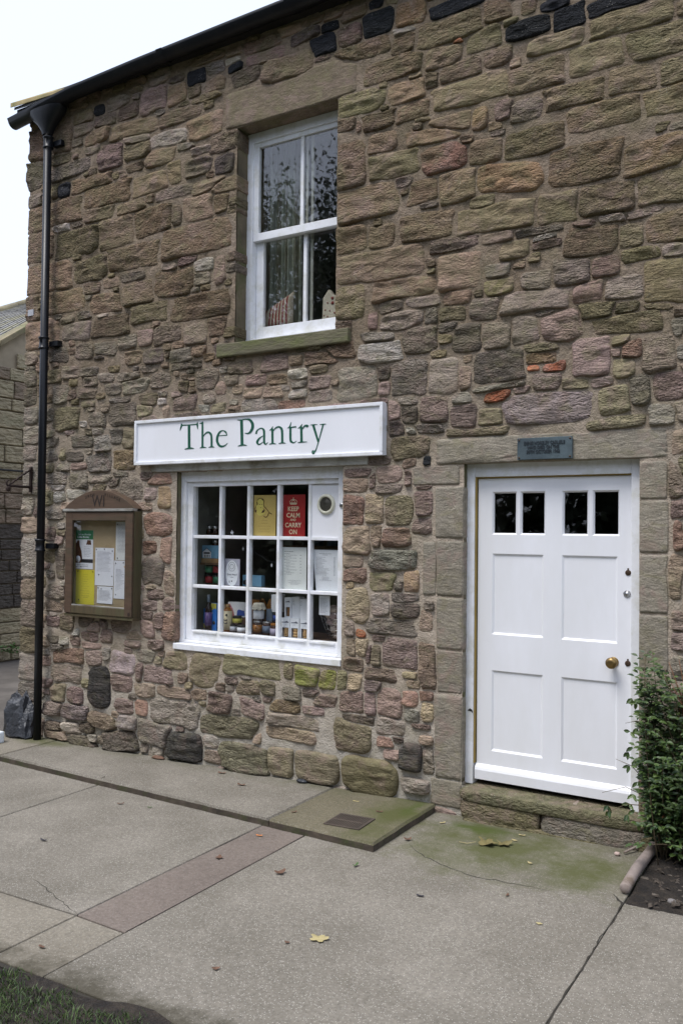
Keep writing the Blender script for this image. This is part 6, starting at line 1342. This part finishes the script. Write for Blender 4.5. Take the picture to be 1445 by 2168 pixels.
b = MB(); b.tube([(-1.10, -.17, gz(-1) + .012), (-1.04, -.06, gz(-1) + .03), (-.99, -.02, gz(-1) + .07)], [.006, .007, .005], 6); o = b.build('twig', M_LOG, None); tag(o, 'pale broken twig leaning by the wall foot near the pole', 'twig')
b = MB()
for k in range(6):
    g = k * 1.05; b.add([(-.655, -.90, gz(-.6) + .006), (-.655 + .016 * math.cos(g), -.90 + .016 * math.sin(g), gz(-.6) + .016), (-.655 + .018 * math.cos(g + .7), -.90 + .018 * math.sin(g + .7), gz(-.6) + .010)], [(0, 1, 2)])
o = b.build('petal', pm('magenta_petal', (.55, .02, .08), .6), None, fix=False); tag(o, 'magenta flower petal lying on the paving at the right edge', 'petal')

# shrub ------------------------------------------------------------------------
def leaf_verts(p, d, nrm, L_, W_, fold=.25):
    d = d / np.linalg.norm(d); s_ = np.cross(d, nrm); s_ /= (np.linalg.norm(s_) + 1e-9); up = np.cross(s_, d)
    return [p, p + d * L_ * .35 + s_ * W_ * .5 + up * W_ * fold, p + d * L_ * .7 + s_ * W_ * .38 + up * W_ * fold * .6, p + d * L_ - up * L_ * .12, p + d * L_ * .7 - s_ * W_ * .38 + up * W_ * fold * .6, p + d * L_ * .35 - s_ * W_ * .5 + up * W_ * fold, p + d * L_ * .4, p + d * L_ * .75]
LF = [(0, 1, 6), (1, 2, 7, 6), (2, 3, 7), (0, 6, 5), (6, 7, 4, 5), (7, 3, 4)]
sh = tag(empty('shrub', (-.52, -.17, gz(-.5))), 'dense dark green leafy shrub growing against the wall right of the white door', 'shrub')
LV, LFc, SV, SB = [], [], MB(), MB()
RV, RF = [], []
r = random.Random(5)
nst = 380
for k in range(nst):
    bx, by = -.55 + r.gauss(0, .24), -.12 + r.gauss(0, .05)
    bx = max(bx, -.90)
    ht = r.uniform(.25, 1.12) if k % 3 else r.uniform(.15, .6)
    tx = bx + r.gauss(0, .22); ty = by - abs(r.gauss(0, .13)) - .02
    tx = max(tx, -.975 if ht > .2 else -.93); by = min(by, -.05); ty = max(min(ty, -.06), -.46)
    if tx < -.94: ty = max(ty, -.25)
    p0 = np.array([bx, by, gz(bx)]); p2 = np.array([tx, ty, gz(bx) + ht]); p1 = (p0 + p2) / 2 + np.array([r.gauss(0, .05), -.05, .12])
    pts = [(1 - u) ** 2 * p0 + 2 * u * (1 - u) * p1 + u * u * p2 for u in np.linspace(0, 1, 9)]
    SV.tube([tuple(q) for q in pts], [.0035 * (1 - .6 * i / 8) for i in range(9)], 4)
    nl = int(ht * 32) + 6
    for q in range(nl):
        u = .15 + .85 * (q + r.random()) / nl
        a = min(int(u * 8), 7); f = u * 8 - a; p = pts[a] * (1 - f) + pts[a + 1] * f; t = pts[a + 1] - pts[a]; t = t / np.linalg.norm(t)
        g = r.uniform(0, 6.28); d = np.array([math.cos(g), math.sin(g) * .9 - .25, r.uniform(-.15, .45)]) + t * .3; d /= np.linalg.norm(d)
        m_ = r.choice((1, 3, 3, 5)); red = r.random() < .0025
        L0 = r.uniform(.028, .050)
        for w_ in range(m_):
            if m_ == 1: dd = d; pp = p
            else:
                side = (w_ % 2) * 2 - 1; s_ = np.cross(d, (0, 0, 1)); s_ /= np.linalg.norm(s_) + 1e-6
                dd = d if w_ == m_ - 1 else d * .55 + s_ * side * .8
                pp = p + d * (.018 * (w_ // 2 + 1) + (.01 if w_ == m_ - 1 else 0))
            if pp[1] > -.02: pp = np.array([pp[0], -.03, pp[2]])
            vv = leaf_verts(pp, dd + np.array([0, 0, r.uniform(-.45, .1)]), np.array([r.uniform(-.3, .3), -.5, .85]), L0 * r.uniform(.75, 1.1), L0 * .42)
            tgtV, tgtF = (RV, RF) if red else (LV, LFc)
            o_ = len(tgtV); tgtV += [tuple(v) for v in vv]; tgtF += [tuple(o_ + i for i in f_) for f_ in LF]
def rawmesh(name, V, Fc, mat, par, kind=None):
    me = bpy.data.meshes.new(name); me.from_pydata(V, [], Fc); me.materials.append(mat); me.update()
    o = bpy.data.objects.new(name, me); COL.objects.link(o)
    if par is not None: setpar(o, par)
    if kind: o['kind'] = kind
    return o
rawmesh('foliage', LV, LFc, M_LEAF, sh, 'stuff'); rawmesh('orange_leaves', RV, RF, M_LEAFR, sh, 'stuff') if RV else None
SV.build('stems', M_STEM, sh, fix=False)['kind'] = 'stuff'
for k in range(26):
    x = -.70 + r.gauss(0, .07); y = -.22 + r.gauss(0, .03); h0 = r.uniform(.5, .8); h1 = r.uniform(.95, 1.22); SB.tube([(x, y, h0), (x + r.gauss(0, .02), y - .01, (h0 + h1) / 2), (x + r.gauss(0, .05), y - .02, h1)], [.004, .003, .0015], 4)
SB.build('dead_stems', M_STEMB, sh, fix=False)['kind'] = 'stuff'
b = MB()
for pth in ([(-.98, -.2, .42), (-1.05, -.22, .50), (-1.13, -.24, .53)], [(-.97, -.2, .34), (-1.08, -.23, .385), (-1.2, -.25, .34)], [(-.97, -.22, .30), (-1.07, -.25, .30), (-1.16, -.27, .25)], [(-.99, -.2, .72), (-1.03, -.2, .74), (-1.09, -.2, .72)]):
    b.tube(pth, [.003, .002, .001], 4)
b.build('wiry_shoots', M_STEM, sh, fix=False)
LV, LFc = [], []
for x, y, z in ((-1.055, -.2, .86), (-1.03, -.2, .84), (-1.03, -.2, .70), (-1.06, -.21, .68), (-1.05, -.21, .60), (-1.07, -.21, .57), (-1.04, -.21, .53), (-1.06, -.22, .50), (-1.17, -.25, .275), (-1.16, -.25, .25), (-1.04, -.22, .35), (-1.06, -.23, .30), (-1.03, -.23, .27), (-1.07, -.23, .24), (-1.02, -.22, .42), (-1.01, -.22, .20)):
    for q in range(2):
        vv = leaf_verts(np.array([x, y, z]), np.array([r.gauss(-.3, .5), r.gauss(-.2, .3), r.gauss(-.7, .4)]), np.array([0, -1, .2]), .045, .02)
        o_ = len(LV); LV += [tuple(v) for v in vv]; LFc += [tuple(o_ + i for i in f_) for f_ in LF]
rawmesh('edge_leaves', LV, LFc, M_LEAF, sh)

# fallen leaves --------------------------------------------------------------------
def fallen(name, label, x, y, size, col, z=None, lobes=5, curl=.25, rot=0.0, group='fallen leaves'):
    n = 40; vs = [(0, 0, size * curl * .2)]
    for k in range(n):
        g = 2 * math.pi * k / n
        rr = size * (.55 + .45 * abs(math.cos(g * lobes / 2)) ** 1.5 + .10 * abs(math.sin(g * lobes * 1.5)))
        if lobes == 1: px, py = size * math.cos(g), size * .42 * math.sin(g)
        else: px, py = rr * math.cos(g), rr * math.sin(g) * .85
        vs.append((px, py, curl * size * (.5 * (px / size) ** 2 + .35 * math.sin(3 * g) * .5 + .25)))
    fs = [(0, k + 1, (k + 1) % n + 1) for k in range(n)]
    c_, s_ = math.cos(rot), math.sin(rot); zz = (gz(x) + .004) if z is None else z
    vs = [(x + a * c_ - b_ * s_, y + a * s_ + b_ * c_, zz + h) for a, b_, h in vs]
    b = MB(); b.add(vs, fs); o = b.build(name, col, None, fix=False)
    tag(o, label, 'leaf', group); return o
M_LY = pm('yellow_fallen_leaf', (.42, .35, .17), .7, var=.15, scale=30); M_LB = pm('brown_fallen_leaf', (.14, .075, .045), .8, var=.3, scale=30); M_LO = pm('orange_fallen_leaf', (.60, .20, .05), .7)
M_LG = pm('green_fallen_leaf', (.08, .14, .04), .7); M_LO2 = pm('olive_brown_leaf', (.17, .14, .05), .7, var=.35, scale=30); M_LD = pm('dark_scrap', (.03, .027, .035), .7)
zs1 = lambda x: gz(x) + .052
LFS = [("leaf", "large pale yellow maple leaf lying alone on the paving", -2.00, -1.844, .042, M_LY, None, 5, .3, .4),
 ("leaf", "reddish brown curled leaf on the paving in front of the brown strip's end", -2.57, -1.33, .030, M_LB, None, 4, .7, 1.0),
 ("leaf", "small brown leaf lying on the brown concrete strip", -2.98, -1.32, .024, M_LB, None, 4, .4, 2),
 ("leaf", "orange leaf scrap below the raised slab at the strip's head", -3.00, -.93, .020, M_LO, None, 1, .3, .3),
 ("leaf", "small brown leaf on the left paving panel near its joint", -4.15, -.90, .022, M_LB, None, 1, .4, .8),
 ("leaf", "small dark leaf in the middle of the left paving panel", -4.03, -1.62, .022, M_LD, None, 1, .5, .2),
 ("leaf", "pale green leaf scrap just under the raised slab's edge", -3.93, -.86, .016, M_LG, None, 1, .3, .5),
 ("leaf", "dark green leaf standing on the paving below the slab corner", -2.28, -1.05, .022, M_LG, None, 1, .8, 1.4),
 ("leaf", "dark leaf on the paving left of the long crack", -1.82, -1.22, .020, M_LD, None, 1, .3, .1),
 ("leaf", "brown crumpled leaf on the paving just right of the yellow maple leaf's left", -2.10, -1.94, .012, M_LB, None, 4, .5, .1),
 ("leaf", "brown leaf scrap near the bottom left of the big paving panel", -2.22, -2.27, .016, M_LB, None, 4, .5, .7),
 ("leaf", "reddish leaf scrap right of centre on the mossy paving", -1.46, -1.00, .016, M_LB, None, 1, .3, 1.6),
 ("leaf", "brown twisted leaf on the middle raised slab", -3.62, -.30, .030, M_LB, 's', 1, .5, .2),
 ("leaf", "thin brown leaf on the raised slab close to the wall", -3.93, -.13, .030, M_LB, 's', 1, .4, .3),
 ("leaf", "slim brown leaf on the damp slab left of the drain cover", -2.98, -.60, .020, M_LB, 's', 1, .4, 1.0),
 ("leaf", "pale yellow leaf on the damp slab above the drain cover", -2.76, -.22, .022, M_LY, 's', 1, .2, .1),
 ("leaf", "red brown leaf on the damp slab right of the drain cover", -2.53, -.33, .022, M_LB, 's', 1, .4, .4),
 ("leaf", "small yellow leaf by the slab's inner corner below the step", -2.17, -.19, .020, M_LY, None, 1, .3, .9),
 ("leaf", "yellow leaf on the green moss below the door", -1.68, -.16, .020, M_LY, None, 1, .3, .2),
 ("leaf", "second yellow leaf lying a little nearer on the moss", -1.69, -.26, .020, M_LY, None, 1, .2, 2.9),
 ("leaf", "pink brown leaf at the end of the raised slab", -2.22, -.56, .022, M_LB, None, 4, .8, .6),
 ("leaf", "whitish leaf scrap in the middle of the mossy paving", -1.50, -.55, .018, M_LY, None, 1, .3, 2.6),
 ("leaf", "pale leaf on the paving near the right hand crack", -1.23, -1.22, .014, M_LY, None, 4, .2, 0),
 ("leaf", "small brown leaf on the grass edge of the strip", -2.98, -2.50, .018, M_LB, None, 1, .3, 0)]
for nm, lab, x, y, s_, m_, zf_, lb, cl, ro in LFS:
    fallen('fallen_leaf', lab, x, y, s_, m_, None if zf_ is None else zs1(x), lb, cl, ro)
o = fallen('fallen_leaf', 'large curled olive brown leaf with a long stalk below the door', -1.80, -.395, .060, M_LO2, None, 5, .55, 2.8)
o = fallen('fallen_leaf', 'olive leaf touching the large curled leaf on its right', -1.715, -.36, .045, M_LO2, None, 5, .6, .6)
b = MB(); b.tube([(-1.86, -.42, gz(-1.8) + .012), (-1.90, -.45, gz(-1.8) + .005), (-1.95, -.45, gz(-1.8) + .004)], .0018, 5); o = b.build('leaf_stalk', M_LY, None); tag(o, 'pale curved leaf stalk lying left of the large curled leaf', 'stalk')
o = rock('slate_chip', M_BOULD, None, -3.30, -.035, gz(-3.3) + .062, .045, .03, .014, 71, 2.4, .3, 12, 7); tag(o, 'small dark slate chip on the raised slab against the wall foot', 'stone chip')
o = rock('leaf_litter', M_LB, None, -4.62, -.05, gz(-4.6) + .058, .06, .025, .014, 73, 2.2, .45, 24, 9, fq=3); tag(o, 'clump of brown leaf litter on the raised slab at the wall foot', 'leaf litter')

# boulder and white box at the corner
o = rock('corner_boulder', M_BOULD, None, -6.20, -.02, .10, .20, .15, .20, 91, 2.8, .42, 16, 9, fq=1.9)
for v in o.data.vertices:                       # leans back to a ridge
    h = (v.co.z + .1) / .4; v.co.x = -6.20 + (v.co.x + 6.20) * (1.12 - .55 * h) - .05 * h; v.co.y = -.02 + (v.co.y + .02) * (1.1 - .5 * h)
o.data.polygons.foreach_set('use_smooth', [False] * len(o.data.polygons))
tag(o, 'dark jagged whinstone boulder guarding the left foot of the cottage corner', 'boulder')
o = MB().box(-6.75, -6.125, -.44, -.285, gz(-6.3) + .052, gz(-6.3) + .145).build('white_trough', M_PLASTIC, None, .012); tag(o, 'low white plastic box at the left edge beyond the boulder', 'box')

# neighbouring stone building down the alley --------------------------------------------
nbld = tag(empty('neighbour_building', (-10.75, 4.0, -.1)), 'lower coursed sandstone building with a slate roof across the alley on the left', 'building')
# its wall faces +x; y runs away from us
def rake(y): return 4.40 + (y - 3.05) * .69
NX = -10.72
b = MB(); b.add([(NX - .01, -4, -.3), (NX - .01, 9, -.3), (NX - .01, 9, rake(6.0)), (NX - .01, 6.0, rake(6.0)), (NX - .01, 1.5, rake(1.5)), (NX - .01, -4, rake(1.5))], [(0, 1, 2, 3, 4, 5)])
b.add([(NX - 4, -4, -.3), (NX - .01, -4, -.3), (NX - .01, -4, rake(1.5)), (NX - 4, -4, rake(1.5))], [(0, 1, 2, 3)])
nw = b.build('wall', pm('neighbour_mortar', (.42, .35, .25), .95, var=.2, bstr=.4), nbld, fix=False)
M_N1 = pm('yellow_sandstone', (.46, .385, .25), .9, var=.4, scale=5, bstr=.7, bscale=9, bdist=.09, dirt=(.30, .27, .17), dirtscale=2.5, stretch=(1, 1, 2.5))
M_N2 = pm('dark_sandstone', (.10, .085, .070), .9, var=.35, scale=6, bstr=.7, bscale=9, bdist=.09, dirt=(.07, .055, .045), dirtscale=3, stretch=(1, 1, 2.5))
M_N3 = pm('brown_sandstone', (.33, .25, .18), .9, var=.35, scale=6, bstr=.7, bscale=9, bdist=.09, dirt=(.12, .10, .06), dirtscale=3, stretch=(1, 1, 2.5))
z = -.20; far = []
while z < 4.9:
    hh = random.uniform(.17, .27) if z > 1.5 else random.uniform(.15, .22); y = 1.6 + random.uniform(0, .2)
    while y < 6.2:
        ww = random.uniform(.3, .62)
        if z + hh < rake(y) - .06:
            mm = M_N2 if .55 < z < 1.75 else (M_N3 if (1.75 <= z < 2.4 or random.random() < .2) else M_N1)
            q = MB().box(NX, NX + .03 + random.uniform(0, .02), y, y + ww - .018, z, z + hh - .018)
            (q.build('stone', mm, nw, .010, 1)) if y < 4.8 else far.append((y, y + ww - .018, z, z + hh - .018))
        y += ww
    z += hh
b = MB()
for y0, y1, z0_, z1_ in far: b.box(NX, NX + .035, y0, y1, z0_, z1_)
if far: b.build('far_stones', M_N1, nw)['kind'] = 'stuff'
cp = MB()
for k in range(9):
    ya, yb_ = 1.5 + k * .5, 1.5 + (k + 1) * .5 - .012
    cp = MB(); A, B = rake(ya) + .0, rake(yb_) + .0
    cp.add([(NX - .2, ya, A), (NX + .07, ya, A), (NX + .07, yb_, B), (NX - .2, yb_, B), (NX - .2, ya, A + .10), (NX + .07, ya, A + .10), (NX + .07, yb_, B + .10), (NX - .2, yb_, B + .10)],
           [(0, 3, 2, 1), (4, 5, 6, 7), (0, 1, 5, 4), (1, 2, 6, 5), (2, 3, 7, 6), (3, 0, 4, 7)])
    if k == 0: M_COP = pm('mossy_coping', (.24, .20, .12), .9, var=.4, scale=4, bstr=.5, dirt=(.17, .18, .08), dirtscale=3)
    cp.build('coping_stone', M_COP, nbld, .015)
# slate roof rising behind the coping to its ridge
P_ = lambda y, t: (NX - .2 - 2.6 * t, y + 1.5 * t, (rake(y) + .05) * (1 - t) + (5.43 + (y + 1.5 - 4.53) * .48) * t)
rr = MB(); rr.add([P_(1.5, 0), P_(6, 0), P_(6, 1), P_(1.5, 1)], [(0, 1, 2, 3)])
rr.add([P_(1.5, 0), P_(1.5, 1), (NX - 2.8, 3.0, -.3), (NX - .2, 1.5, -.3)], [(0, 1, 2, 3)])
nr = rr.build('roof', M_SLATE, nbld, fix=False)
q = MB(); n = 0; nr_ = 15
for n in range(nr_):
    t0, t1 = n / nr_, min(1, (n + 1.25) / nr_); y = 1.5 + (.13 if n % 2 else 0)
    while y < 5.8:
        a0, a1, b1, b0 = P_(y, t0), P_(y + .25, t0), P_(y + .25, t1), P_(y, t1); up = lambda p_, h: (p_[0], p_[1], p_[2] + h)
        q.add([up(a0, .03), up(a1, .03), up(b1, .012), up(b0, .012), a0, a1], [(0, 1, 2, 3), (0, 4, 5, 1)]); y += .26
q.build('slates', pm('weathered_slates', (.23, .22, .20), .75, var=.5, scale=4, bstr=.3, dirt=(.24, .22, .12), dirtscale=3), nr, fix=False)['kind'] = 'stuff'
M_RDG = pm('ridge_tiles', (.24, .21, .13), .85, var=.3)
for k in range(9):
    a0, a1 = P_(1.5 + k * .5, 1), P_(1.5 + (k + 1) * .5 - .02, 1); b = MB(); b.tube([a0, a1], .09, 8); b.build('ridge_tile', M_RDG, nbld)
b = MB(); b.tube([(NX + .07, 1.5, 2.60), (NX + .07, 3.0, 2.585), (NX + .07, 4.6, 2.575)], .016, 6); b.build('service_cable', M_BLACKM, nbld)
# a little weed at the foot of that wall
wd = tag(empty('weed', (-10.6, 3.25, -.1)), 'small green weed at the foot of the far sandstone wall', 'weed')
LV, LFc = [], []
for k in range(60):
    g = r.uniform(0, 6.28); vv = leaf_verts(np.array([-10.58 + r.gauss(0, .05), 3.2 + r.gauss(0, .08), r.uniform(-.1, .02)]), np.array([math.cos(g), math.sin(g), .6]), np.array([0, 0, 1.0]), .06, .03)
    o_ = len(LV); LV += [tuple(v) for v in vv]; LFc += [tuple(o_ + i for i in f_) for f_ in LF]
rawmesh('leaves', LV, LFc, leafmat('weed_leaf', (.06, .14, .03), (.10, .2, .05)), wd, 'stuff')

# trees across the green, seen only as reflections in the panes -------------------------------
def treeline():
    g_ = np.random.default_rng(8); n_ = 60000
    x = g_.uniform(-48, 26, n_); y = g_.uniform(-27, -21.5, n_); top = 7.5 + 2.5 * vn(x * .25, 0, 0, 90) + 2 * vn(x * .9, 0, 0, 91)
    z = g_.random(n_) ** .8 * top; y = y + (z / top) ** 2 * -1.5
    c = np.stack([x, y, z], 1); d1 = g_.normal(size=(n_, 3)); d1 /= np.linalg.norm(d1, axis=1)[:, None]; d2 = np.cross(d1, g_.normal(size=(n_, 3))); d2 /= np.linalg.norm(d2, axis=1)[:, None]
    s_ = g_.uniform(.16, .36, (n_, 1)); V = np.stack([c - d1 * s_, c + d2 * s_ * .6, c + d1 * s_, c - d2 * s_ * .6], 1).reshape(-1, 3)
    o = rawmesh('distant_woodland', V.tolist(), [(4 * i, 4 * i + 1, 4 * i + 2, 4 * i + 3) for i in range(n_)], M_LEAFT, None, 'stuff')
    o['label'] = 'dark belt of trees closing the far side of the green'; o['category'] = 'woodland'
treeline()
def tree(label, x, y, h, cr, n_leaf, seed):
    rr_ = random.Random(seed); g_ = np.random.default_rng(seed)
    e = tag(empty('tree', (x, y, gz(x))), label, 'tree', 'trees across the green')
    b = MB(); b.tube([(x, y, -.2), (x + .1, y, h * .3), (x + .3, y + .2, h * .7), (x + .2, y + .1, h * .9)], [.38, .28, .16, .05], 10); b.build('trunk', M_BARK, e)
    tips = []
    for k in range(9):
        a = 6.28 * k / 9 + rr_.random(); z0_ = h * rr_.uniform(.3, .65); t_ = (x + cr * .8 * math.cos(a), y + cr * .8 * math.sin(a), z0_ + h * rr_.uniform(.12, .35))
        b = MB(); b.tube([(x + .15, y + .08, z0_), ((x + t_[0]) / 2, (y + t_[1]) / 2, (z0_ + t_[2]) / 2 + .3), t_], [.12, .07, .025], 6); b.build('limb', M_BARK, e)
    cl = []
    for k in range(60):
        v = g_.normal(size=3); v /= np.linalg.norm(v); q = g_.random() ** .4
        cl.append(np.array([x + v[0] * cr * q, y + v[1] * cr * q, h * .62 + v[2] * h * .36 * q]))
    cl = np.array(cl); idx = g_.integers(0, 60, n_leaf); c = cl[idx] + g_.normal(size=(n_leaf, 3)) * cr * .14
    d1 = g_.normal(size=(n_leaf, 3)); d1 /= np.linalg.norm(d1, axis=1)[:, None]; d2 = np.cross(d1, g_.normal(size=(n_leaf, 3))); d2 /= np.linalg.norm(d2, axis=1)[:, None]
    s_ = g_.uniform(.035, .075, (n_leaf, 1))
    V = np.stack([c - d1 * s_, c + d2 * s_ * .5, c + d1 * s_, c - d2 * s_ * .5], 1).reshape(-1, 3)
    rawmesh('crown', V.tolist(), [(4 * i, 4 * i + 1, 4 * i + 2, 4 * i + 3) for i in range(n_leaf)], M_LEAFT, e, 'stuff')
tree('tall broad leafed tree across the green behind the viewer, left one', -9.5, -12.5, 10.6, 3.4, 52000, 3)
tree('tall broad leafed tree across the green behind the viewer, middle one', -4.5, -14.5, 9.2, 3.4, 44000, 4)
tree('tall broad leafed tree across the green behind the viewer, farthest left', -15.5, -14.5, 12, 4.2, 52000, 5)
bpy.context.view_layer.update()
